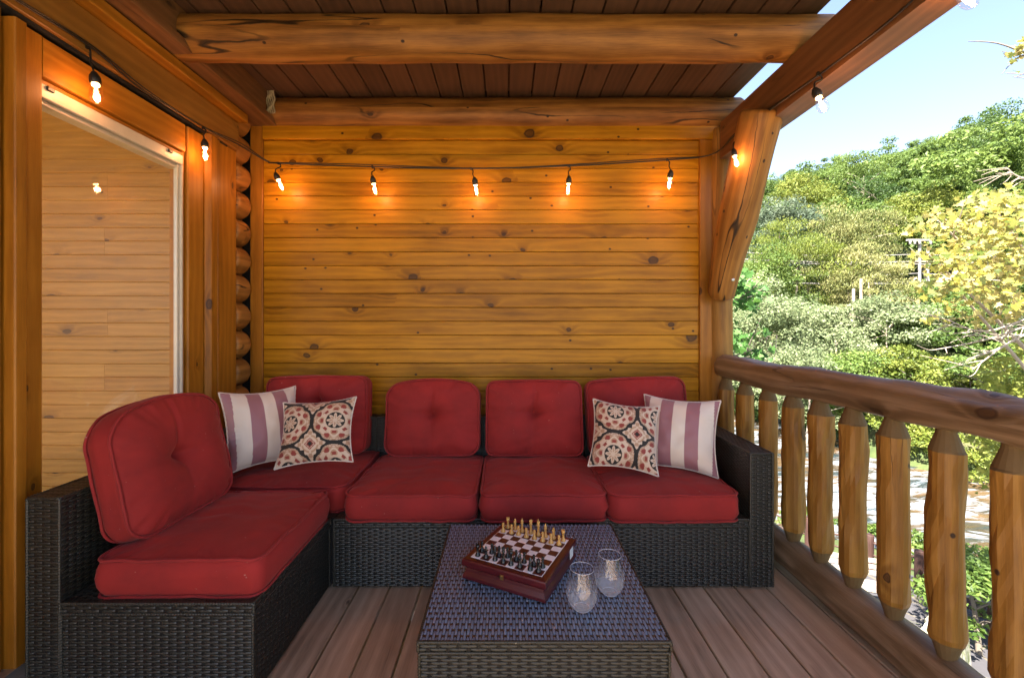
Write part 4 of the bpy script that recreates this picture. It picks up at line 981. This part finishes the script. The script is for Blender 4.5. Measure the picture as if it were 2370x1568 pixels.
# ------------------------------------------------------------------ foliage
def leafmat(name, dark, mid, light, trans=0.35, rough=.55, objvar=0.2):
    g = NT(name); a = g.n('ShaderNodeAttribute', attribute_name='tint').outputs['Fac']
    isl = g.n('ShaderNodeNewGeometry').outputs['Random Per Island']; ob = g.n('ShaderNodeObjectInfo').outputs['Random']
    t = g.m2('ADD', g.m2('MULTIPLY', a, .65), g.m2('MULTIPLY_ADD', isl, .35, g.m2('MULTIPLY_ADD', ob, objvar, -objvar/2)))
    c = g.ramp(t, [(.12, dark), (.5, mid), (.9, light)])
    g.done(Base_Color=c, Roughness=rough, Specular_IOR_Level=.35)
    tl = g.n('ShaderNodeBsdfTranslucent', {'Color': g.mix(.5, c, tuple(min(1, x*1.5) for x in light))})
    mx = g.n('ShaderNodeMixShader', {0: trans, 1: g.b.outputs[0], 2: tl.outputs[0]}); g.set(g.out.inputs[0], mx.outputs[0]); return g.m
M['leaf_green'] = leafmat('green leaves', (.032, .065, .010), (.090, .145, .026), (.18, .24, .055))
M['leaf_dark'] = leafmat('dark green leaves', (.015, .035, .008), (.040, .080, .018), (.075, .125, .025))
M['leaf_pale'] = leafmat('pale grey green leaves', (.07, .10, .04), (.16, .20, .09), (.27, .30, .16))
M['leaf_yellow'] = leafmat('yellow green leaves', (.05, .08, .010), (.13, .165, .022), (.24, .25, .05))
M['leaf_gold'] = leafmat('golden tan leaves', (.06, .085, .02), (.17, .18, .055), (.34, .31, .13))
M['leaf_blue'] = leafmat('bluish green far leaves', (.05, .08, .05), (.09, .125, .075), (.14, .17, .10))
M['maple_y'] = leafmat('yellow maple leaves', (.045, .080, .008), (.25, .22, .030), (.62, .50, .22), trans=.45)
M['maple_o'] = leafmat('olive maple leaves', (.06, .09, .010), (.16, .19, .022), (.28, .27, .05), trans=.45)
M['maple_g'] = leafmat('green maple leaves', (.02, .06, .010), (.05, .13, .022), (.10, .20, .04), trans=.4)
M['bark'] = plain('grey bark', (.16, .13, .10), .9, var=.4, scale=8, bump=.5)
M['bark_pale'] = plain('pale bark', (.34, .27, .21), .8, var=.3, scale=10)
rng = np.random.default_rng(5)
def unit(a): return a/np.maximum(1e-9, np.linalg.norm(a, axis=-1, keepdims=True))
def crown_np(rx, ry, rz_, nclump, per, leaf, style='round', cr=0.30, seed=0, asp=.55):
    rg = np.random.default_rng(seed)
    dirs = unit(rg.normal(size=(nclump, 3))); dirs[:, 2] = np.where(dirs[:, 2] < -.55, -dirs[:, 2], dirs[:, 2])
    rad = rg.uniform(.45, 1.0, nclump)**.6
    bump_ = 1+.22*np.sin(dirs[:, 0]*3.1+seed)*np.cos(dirs[:, 1]*2.7+seed*2)
    C = dirs*(rad*bump_)[:, None]*np.array([rx, ry, rz_])
    tintc = rg.uniform(.0, 1, nclump)
    crs = cr*(rx+rz_)/2*rg.uniform(.6, 1.25, nclump)
    idx = np.repeat(np.arange(nclump), per); n = len(idx)
    dl = unit(rg.normal(size=(n, 3))); dl[:, 2] = np.abs(dl[:, 2])*rg.choice([1, 1, 1, -.5], n)
    rr = rg.uniform(.35, 1.08, n)**.7
    Pp = C[idx]+dl*(crs[idx]*rr)[:, None]*np.array([1.15, 1.15, .72])
    if style == 'plume':   # strokes leaning up and out
        nrm = unit(rg.normal(size=(n, 3))+dl*.5); ax = unit(np.array([.25, 0, .9])+.35*rg.normal(size=(n, 3)))
    else:
        nrm = unit(dl*.9+rg.normal(size=(n, 3))*.75+np.array([0, 0, .45])); ax = unit(rg.normal(size=(n, 3)))
    d1 = unit(ax-nrm*np.sum(ax*nrm, 1, keepdims=True)); d2_ = np.cross(nrm, d1)
    L = leaf*rg.uniform(.6, 1.35, n)[:, None]
    mid = Pp+nrm*L*.10
    V_ = np.stack([Pp-d1*L*.5, mid+d2_*L*asp*.5, Pp+d1*L*.5, mid-d2_*L*asp*.5], 1).reshape(-1, 3)
    tn = np.clip(tintc[idx]*.55+rg.uniform(0, .45, n), 0, 1)
    return V_, np.repeat(tn, 4)
def quads(nv): return np.arange(nv).reshape(-1, 4)
def trunk_mesh(h, r, crown_r, seed, limbs=6, pos=(0, 0, 0)):
    rd = random.Random(seed); mb = MB(); p0 = V3(pos)
    top = p0+V3((rd.uniform(-.3, .3), rd.uniform(-.3, .3), h)); midp = p0.lerp(top, .5)+V3((rd.uniform(-.25, .25), rd.uniform(-.25, .25), 0))
    path = spline([p0-V3((0, 0, .5)), midp, top], 6); tube(mb, path, lambda t: r*(1-.75*t), 8)
    for k in range(limbs):
        f = rd.uniform(.35, .95); a = path[int(f*(len(path)-1))]; an = rd.uniform(0, 6.28); ln = crown_r*rd.uniform(.6, .95)
        b = a+V3((math.cos(an)*ln, math.sin(an)*ln, ln*rd.uniform(.35, .8))); m_ = a.lerp(b, .5)+V3((0, 0, ln*.12))
        tube(mb, spline([a, m_, b], 4), lambda t: r*.38*(1-.8*t), 6)
    return mb
def make_tree(name, x, y, z, hgt, R_, mat, seed, label, cat='tree', clumps=46, per=110, leaf=.30, group=None, style='round', bark='bark', asp=.55, flat=.8, base=.42, cr=.3):
    root = empty(name, (x, y, z), label, cat, group)
    mb = trunk_mesh(hgt*.75, max(.06, hgt*.016), R_, seed); mb.build('trunk', M[bark], root)
    V_, tn = crown_np(R_, R_, hgt*(1-base)/2*1.05, clumps, per, leaf, style, cr=cr, seed=seed, asp=asp)
    V_[:, 2] += hgt*(base+(1-base)/2)
    tint = np.repeat(tn[:, None], 3, 1)
    npmesh('crown', V_, quads(len(V_)), M[mat], tint=tint, smooth=False, parent=root)
    return root
# surveyed trees: screen direction px, distance along depth d, top row py
def tree_at(px, d_, top_py, **k):
    x = (px-CX)*d_/F; s = (x+d_)*.7071; t = (d_-x)*.7071; z = hz(s, t)-.2; ztop = H-(top_py-CY)*d_/F
    return dict(x=x, y=d_, z=z, hgt=max(1.2, (ztop-z)*.93), **k)
spec = [
 # px, depth, top, R, mat, style, label, leaf
 (2290, 62, 250, 5.6, 'leaf_dark', 'round', 'tallest dark green tree on the skyline at the right end of the hill', .42),
 (2170, 60, 308, 5.0, 'leaf_green', 'round', 'rounded green tree on the skyline left of the tallest one', .40),
 (1990, 58, 328, 4.6, 'leaf_green', 'round', 'airy tree rising alone above the left part of the skyline', .34),
 (2060, 47, 400, 4.6, 'leaf_dark', 'round', 'dark green tree below the airy skyline tree', .34),
 (1870, 52, 400, 4.4, 'leaf_yellow', 'round', 'yellow green tree on the slope just right of the knee brace', .36),
 (2200, 46, 395, 4.8, 'leaf_dark', 'round', 'dark spreading tree on the right slope behind the yellow maple', .34),
 (2330, 48, 360, 5.0, 'leaf_green', 'round', 'mid green tree at the right frame edge under the tallest tree', .36),
 (2145, 38, 430, 3.6, 'leaf_yellow', 'round', 'bright lime green bushy tree above the utility pole', .28),
 (1800, 44, 445, 3.9, 'leaf_blue', 'round', 'blue green tree beside the knee brace on the far slope', .32),
 (1960, 36, 465, 3.6, 'leaf_gold', 'plume', 'golden feathery tree with tan plumes in the middle of the slope', .34),
 (1850, 34, 500, 3.6, 'leaf_yellow', 'plume', 'yellow green feathery tree right of the log post', .30),
 (2010, 31, 560, 2.9, 'leaf_gold', 'plume', 'lower golden plumed tree left of the utility pole', .28),
 (1760, 33, 560, 3.0, 'leaf_green', 'round', 'green tree partly hidden by the log post', .26),
 (2250, 36, 520, 3.4, 'leaf_green', 'round', 'green tree behind the power wires on the right', .28),
 (1800, 27, 670, 2.7, 'leaf_pale', 'round', 'pale silvery bush tree just right of the post above the rail', .19),
 (1930, 27, 690, 2.7, 'leaf_pale', 'round', 'pale silvery bush tree in the middle above the rail', .19),
 (2060, 26.5, 690, 2.6, 'leaf_pale', 'round', 'pale green bush under the utility pole', .19),
 (2190, 26, 700, 2.8, 'leaf_green', 'round', 'green bush tree beside the bare twigs on the right', .20),
 (2320, 25, 720, 2.8, 'leaf_dark', 'round', 'dark green bush at the right frame edge below the maple', .20),
 (1740, 29, 640, 2.4, 'leaf_pale', 'round', 'pale bush peeping beside the log post', .20),
 (1860, 23.5, 800, 2.0, 'leaf_pale', 'round', 'low pale bush behind the far end of the top rail', .16),
 (2000, 22.5, 800, 2.1, 'leaf_green', 'round', 'low green bush behind the middle of the top rail', .16),
 (2120, 21.5, 810, 2.1, 'leaf_yellow', 'round', 'low yellow green bush over the river bank', .16),
 (2250, 20.5, 830, 2.2, 'leaf_green', 'round', 'low green bush above the right part of the rail', .16),
 (2360, 19.8, 860, 2.2, 'leaf_yellow', 'round', 'yellow green bush at the right frame edge above the rail', .16),
]
for q, (px, dd, tp, rr, mt, sty, lab, lf) in enumerate(spec):
    k = tree_at(px, dd, tp); big_ = dd > 30
    make_tree('tree' if big_ else 'bush', k['x'], k['y'], k['z'], k['hgt'], rr, mt, 50+q, lab, 'tree' if big_ else 'bush', clumps=70 if big_ else 60, per=170 if big_ else 150, leaf=lf*(.66 if big_ else .9), style=sty, bark='bark_pale' if 'pale' in mt or 'gold' in mt else 'bark', asp=.35 if sty == 'plume' else .6, base=.30 if big_ else .05, cr=.25 if big_ else .27, group='trees and bushes across the river')
# wood clothing the hill: one uncountable mass
rg = np.random.default_rng(77); Vs, Ts, n_ = [], [], 0
shrubs = [crown_np(4.0, 4.0, 3.6, 22, 70, .50, seed=230+i, cr=.36) for i in range(4)]
protos = [crown_np(3.0+.25*i, 3.0+.25*i, 3.9+.25*i, 36, 170, .27, seed=200+i, cr=.24) for i in range(5)]
for s in np.concatenate([np.arange(32, 51, 3.2), np.arange(54, 62, 5.0), np.arange(66, 150, 8.0)]):
    wdt = .46*s+6; step = 3.2 if s < 52 else (5.6 if s < 62 else 7.6)
    for t in np.arange(-wdt, wdt*1.05, step):
        s2 = s+rg.uniform(-2, 2); t2 = t+rg.uniform(-1.5, 1.5); x, y = st(s2, t2); sc = rg.uniform(.75, 1.45)*(.42 if s < 52 else (1.0 if s < 62 else .95))
        V0, t0 = protos[rg.integers(5)] if s > 52 else shrubs[rg.integers(4)]; an = rg.uniform(0, 6.28); ca, sa = math.cos(an), math.sin(an)
        Vr = np.stack([V0[:, 0]*ca-V0[:, 1]*sa, V0[:, 0]*sa+V0[:, 1]*ca, V0[:, 2]], 1)*sc
        lift = 1.6*sc if s < 52 else 5.0*sc
        Vs.append(Vr+np.array([x, y, hz(s2, t2)+lift])); Ts.append(np.clip(t0*.45+rg.choice([0, .05, .2, .35, .6]), 0, 1)); n_ += 1
V_ = np.concatenate(Vs); T_ = np.concatenate(Ts)
tag(npmesh('hillside_forest', V_, quads(len(V_)), M['leaf_green'], tint=np.repeat(T_[:, None], 3, 1), smooth=False), 'dense green wood covering the hillside across the river', 'forest', kind='stuff')
# bank undergrowth
Vs, Ts = [], []
for t in np.arange(-14, 16, .8):
    for q in range(4):
        tt = t+rg.uniform(-.5, .5); s = far_bank(tt)+.6+q*1.3+rg.uniform(0, .5); V0, t0 = crown_np(1.0, 1.0, .85, 12, 60, .15, seed=int(rg.integers(1e6)), cr=.4); x, y = st(s, tt)
        Vs.append(V0+np.array([x, y, hz(s, tt)+.5])); Ts.append(t0)
V_ = np.concatenate(Vs); T_ = np.concatenate(Ts)
tag(npmesh('bank_undergrowth', V_, quads(len(V_)), M['leaf_yellow'], tint=np.repeat(T_[:, None], 3, 1), smooth=False), 'yellow green undergrowth along the far river bank', 'undergrowth', kind='stuff')
Vs, Ts = [], []
for t in np.arange(-9, 9, .6):
    s = near_bank(t)-1.3+rg.uniform(-.4, .5); V0, t0 = crown_np(.55, .55, .4, 8, 60, .11, seed=int(rg.integers(1e6)), cr=.4); x, y = st(s, t)
    Vs.append(V0+np.array([x, y, hz(s, t)+.25])); Ts.append(t0)
V_ = np.concatenate(Vs); T_ = np.concatenate(Ts)
tag(npmesh('bank_plants', V_, quads(len(V_)), M['leaf_green'], tint=np.repeat(T_[:, None], 3, 1), smooth=False), 'green plants on the near river bank behind the fence', 'plants', kind='stuff')
make_tree('bush', 8.6, 7.9, GZ, 1.7, .75, 'leaf_green', 301, 'fern like green bush beside the armchair and stone wall', 'bush', clumps=40, per=90, leaf=.11, base=.0, cr=.36)

# utility poles and wires
M['pole'] = plain('pale grey pole', (.24, .22, .21), .6, var=.2, scale=5)  # pale grey tone for the tall pole and the wires
up = empty('utility_pole', at(2131, 690, 33), 'tall pale utility pole with crossarm and paired uprights on the hillside', 'utility pole')
for dx in (0, .62):
    d = MB(); b_ = at(2128, 760, 33); t_ = at(2128, 558 if dx == 0 else 575, 33); tube(d, [V3((b_.x+dx*.9, 33, b_.z)), V3((t_.x+dx, 33, t_.z))], .10, 10); part(d, 'upright', M['pole'], up)
d = MB(); a = at(2128, 556, 33); box(d, a.x-.95, a.x+.9, 32.9, 33.1, a.z-.05, a.z+.09, 'x'); part(d, 'crossarm', M['pole'], up)
for dx in (-.85, -.5, -.15, .7):
    d = MB(); lathe(d, [(.02, -.35), (.10, -.32), (.06, -.22), (.10, -.15), (.05, -.05)], 10, o=(a.x+dx, 32.85, a.z)); part(d, 'insulator', M['pole'], up)
d = MB(); tube(d, [at(2140, 610, 33), at(2162, 690, 32)], .03, 5); part(d, 'guy_wire', M['pole'], up)
up2 = empty('utility_pole', at(1980, 700, 29), 'short pale pole pair among the bushes left of the tall utility pole', 'utility pole')
for dx in (0, .5):
    d = MB(); a = at(1975, 645 if dx else 668, 29); tube(d, [V3((a.x+dx, 29, a.z-3)), V3((a.x+dx, 29, a.z))], .09, 8); part(d, 'upright', M['bark_pale'], up2)
for py, dz, rr in ((588, .4, .028), (605, .3, .05), (611, .2, .03), (632, .5, .025), (650, .5, .02), (655, .3, .02)):
    d = MB(); a, b = at(1700, py-8+dz*6, 36), at(2128, py, 33); c = at(2560, py-4, 31)
    pts = []
    for p0, p1 in ((a, b), (b, c)):
        for k in range(10): f = k/10; p = p0.lerp(p1, f); pts.append(p-V3((0, 0, 1.1*dz*4*f*(1-f)*.5)))
    pts.append(c); tube(d, pts, rr, 5)
    w_ = d.build('power_wire', M['pole']); tag(w_, {588: 'topmost power wire crossing the hillside', 605: 'thick power cable below the top wire', 611: 'thin wire just under the thick power cable', 632: 'middle power wire sagging across the hillside', 650: 'second lowest power wire across the hillside', 655: 'lowest power wire across the hillside'}[py], 'power wire', 'power wires on the utility pole')

# near maples: big lobed leaves on branches
LEAF = [(0, -.5), (.10, -.22), (.42, -.32), (.34, -.06), (.52, .10), (.24, .14), (.20, .30), (0, .55), (-.20, .30), (-.24, .14), (-.52, .10), (-.34, -.06), (-.42, -.32), (-.10, -.22)]
def maple_leaves(centres, spreads, n, size, seed):
    rg = np.random.default_rng(seed); out = []; ts_ = []
    cidx = rg.integers(0, len(centres), n)
    for i in range(n):
        c = np.array(centres[cidx[i]])+rg.normal(size=3)*np.array(spreads)
        nrm = unit(np.array([-.45, -.65, .55])+rg.normal(size=3)*.55); ax = unit(rg.normal(size=3)+np.array([0, 0, -.6])); d1 = unit(ax-nrm*np.dot(ax, nrm)); d2_ = np.cross(nrm, d1); L = size*rg.uniform(.6, 1.2)
        cup = rg.uniform(-.3, .3)
        out.append(np.array([c+d1*b*L+d2_*a*L+nrm*L*cup*(abs(a)*.9+abs(b)*.3) for a, b in LEAF])); ts_.append(np.full(14, rg.uniform(0, 1)))
    return np.concatenate(out), np.concatenate(ts_)
def maple(name, base_, hgt, tr, limb_ends, mat, centres, spreads, n, size, seed, label, barkm):
    root = empty(name, base_, label, 'tree'); mb = MB(); b = V3(base_); top = b+V3((0.2, .1, hgt)); path = spline([b, b.lerp(top, .5)+V3((.15, .1, 0)), top], 8)
    tube(mb, path, lambda t: tr*(1-.6*t), 12); o = part(mb, 'trunk', M['bark'], root)
    mb = MB(); rd = random.Random(seed)
    for (z_, e_) in limb_ends:
        a = path[min(len(path)-1, int((z_-b.z)/hgt*(len(path)-1)))]; e_ = V3(e_); m_ = a.lerp(e_, .55)+V3((0, 0, .12))
        pp = spline([a, m_, e_], 9); tube(mb, pp, lambda t: .045*(1-.88*t)+.004, 7)
        for q in range(9):
            s_ = pp[int(len(pp)*rd.uniform(.35, .97))]; dv = (e_-a).normalized(); ee = s_+V3((rd.uniform(-.5, .5), rd.uniform(-.5, .5), rd.uniform(-.35, .35)))+dv*rd.uniform(.2, .5)
            tube(mb, spline([s_, s_.lerp(ee, .5)+V3((0, 0, rd.uniform(-.06, .06))), ee], 4), lambda t: .011*(1-.8*t)+.002, 5)
    part(mb, 'branch', M[barkm], root)
    V_, T_ = maple_leaves(centres, spreads, n, size, seed)
    o = npmesh('leaves', V_, np.arange(len(V_)).reshape(-1, 14), M[mat], tint=np.repeat(T_[:, None], 3, 1), smooth=False, parent=root); o.location = -root.location
D0 = 6.4
rd = random.Random(4)
def spray(blobs, depth, dj, seed):
    rd = random.Random(seed); out = []
    for (px, py, w_, h_, k) in blobs:
        for q in range(k): out.append(tuple(at(px+rd.uniform(-w_, w_), py+rd.uniform(-h_, h_), depth+rd.uniform(-dj, dj))))
    return out
cen = spray([(2160, 535, 35, 12, 4), (2210, 520, 40, 25, 8), (2250, 560, 60, 35, 12), (2300, 490, 50, 30, 12), (2345, 560, 60, 60, 16), (2180, 590, 40, 22, 6), (2240, 620, 50, 25, 9), (2330, 640, 60, 35, 12),
             (2195, 660, 40, 14, 4), (2270, 690, 70, 18, 8), (2350, 720, 40, 25, 6), (2310, 450, 30, 14, 4), (2425, 540, 50, 110, 16), (2480, 640, 60, 130, 12), (2230, 745, 60, 14, 3)], D0, .8, 4)
maple('yellow_maple', (10.4, 7.2, GZ), 9.5, .19, [(-.6, at(2170, 510, 6.5)), (-1.2, at(2150, 590, 6.2)), (-.4, at(2290, 465, 6.7)), (-1.4, at(2210, 665, 6.0))], 'maple_y', cen, (.13, .16, .055), 2000, .110, 31,
      'maple with big sunlit yellow leaves reaching in from the right', 'bark_pale')
cen = spray([(2330, 860, 60, 30, 8), (2290, 930, 60, 35, 9), (2360, 960, 50, 60, 10), (2310, 1020, 50, 40, 6), (2420, 900, 50, 120, 12), (2350, 1090, 40, 50, 6)], 7.6, .6, 8)
maple('olive_maple', (11.2, 7.9, GZ), 5.4, .12, [(-1.4, at(2300, 900, 7.6)), (-2.0, at(2330, 1000, 7.6))], 'maple_o', cen, (.16, .16, .11), 1500, .105, 37,
      'maple with olive green leaves at the right edge just above the rail', 'bark')
cen = [tuple(at(2362+rd.uniform(-12, 20), 125+rd.uniform(-25, 60), 5.6)) for _ in range(5)]
maple('maple_sapling', (8.6, 5.6, GZ), 10.6, .07, [(3.6, at(2366, 120, 5.6))], 'maple_y', cen, (.05, .05, .05), 26, .10, 33, 'maple twig with a few yellow leaves at the top right against the sky', 'bark')
cen = [tuple(at(1725+rd.uniform(-60, 30), py+rd.uniform(-28, 28), 7.2+rd.uniform(-.4, .4))) for py in (660, 665, 670, 700, 720, 800, 810, 815) for _ in range(4)]
maple('green_maple', (2.6, 7.6, GZ), 7.2, .14, [(.6, at(1735, 680, 7.2)), (-.3, at(1740, 808, 7.2))], 'maple_g', cen, (.10, .12, .07), 420, .13, 35, 'dark green maple leaves showing just right of the corner post', 'bark')
# bare twiggy branches
rd = random.Random(9)
main = [(at(2460, 720, 6.0), at(2300, 780, 6.0), at(2170, 808, 5.9)), (at(2460, 700, 6.1), at(2290, 765, 6.0), at(2190, 738, 6.0)), (at(2470, 730, 5.8), at(2340, 790, 5.8), at(2250, 855, 5.8)), (at(2430, 420, 7), at(2360, 410, 7), at(2330, 388, 7))]
for bi, A_ in enumerate(main):
    tw = MB(); pp = spline(A_, 10); tube(tw, pp, lambda t: .016*(1-.8*t)+.002, 6)
    for q in range(12):
        s_ = pp[int(len(pp)*rd.uniform(.25, .98))]; ee = s_+V3((rd.uniform(-.55, -.1), rd.uniform(-.2, .2), rd.uniform(-.22, .2)))
        tube(tw, spline([s_, s_.lerp(ee, .5)+V3((0, 0, rd.uniform(-.05, .05))), ee], 4), lambda t: .006*(1-.75*t)+.001, 5)
    tag(tw.build('bare_branch', M['bark_pale']), ['long pale leafless branch reaching furthest left below the yellow leaves', 'pale leafless branch just above the longest bare one', 'pale bare branch drooping lowest above the rail', 'bare grey twigs at the right edge against the skyline trees'][bi], 'branch')
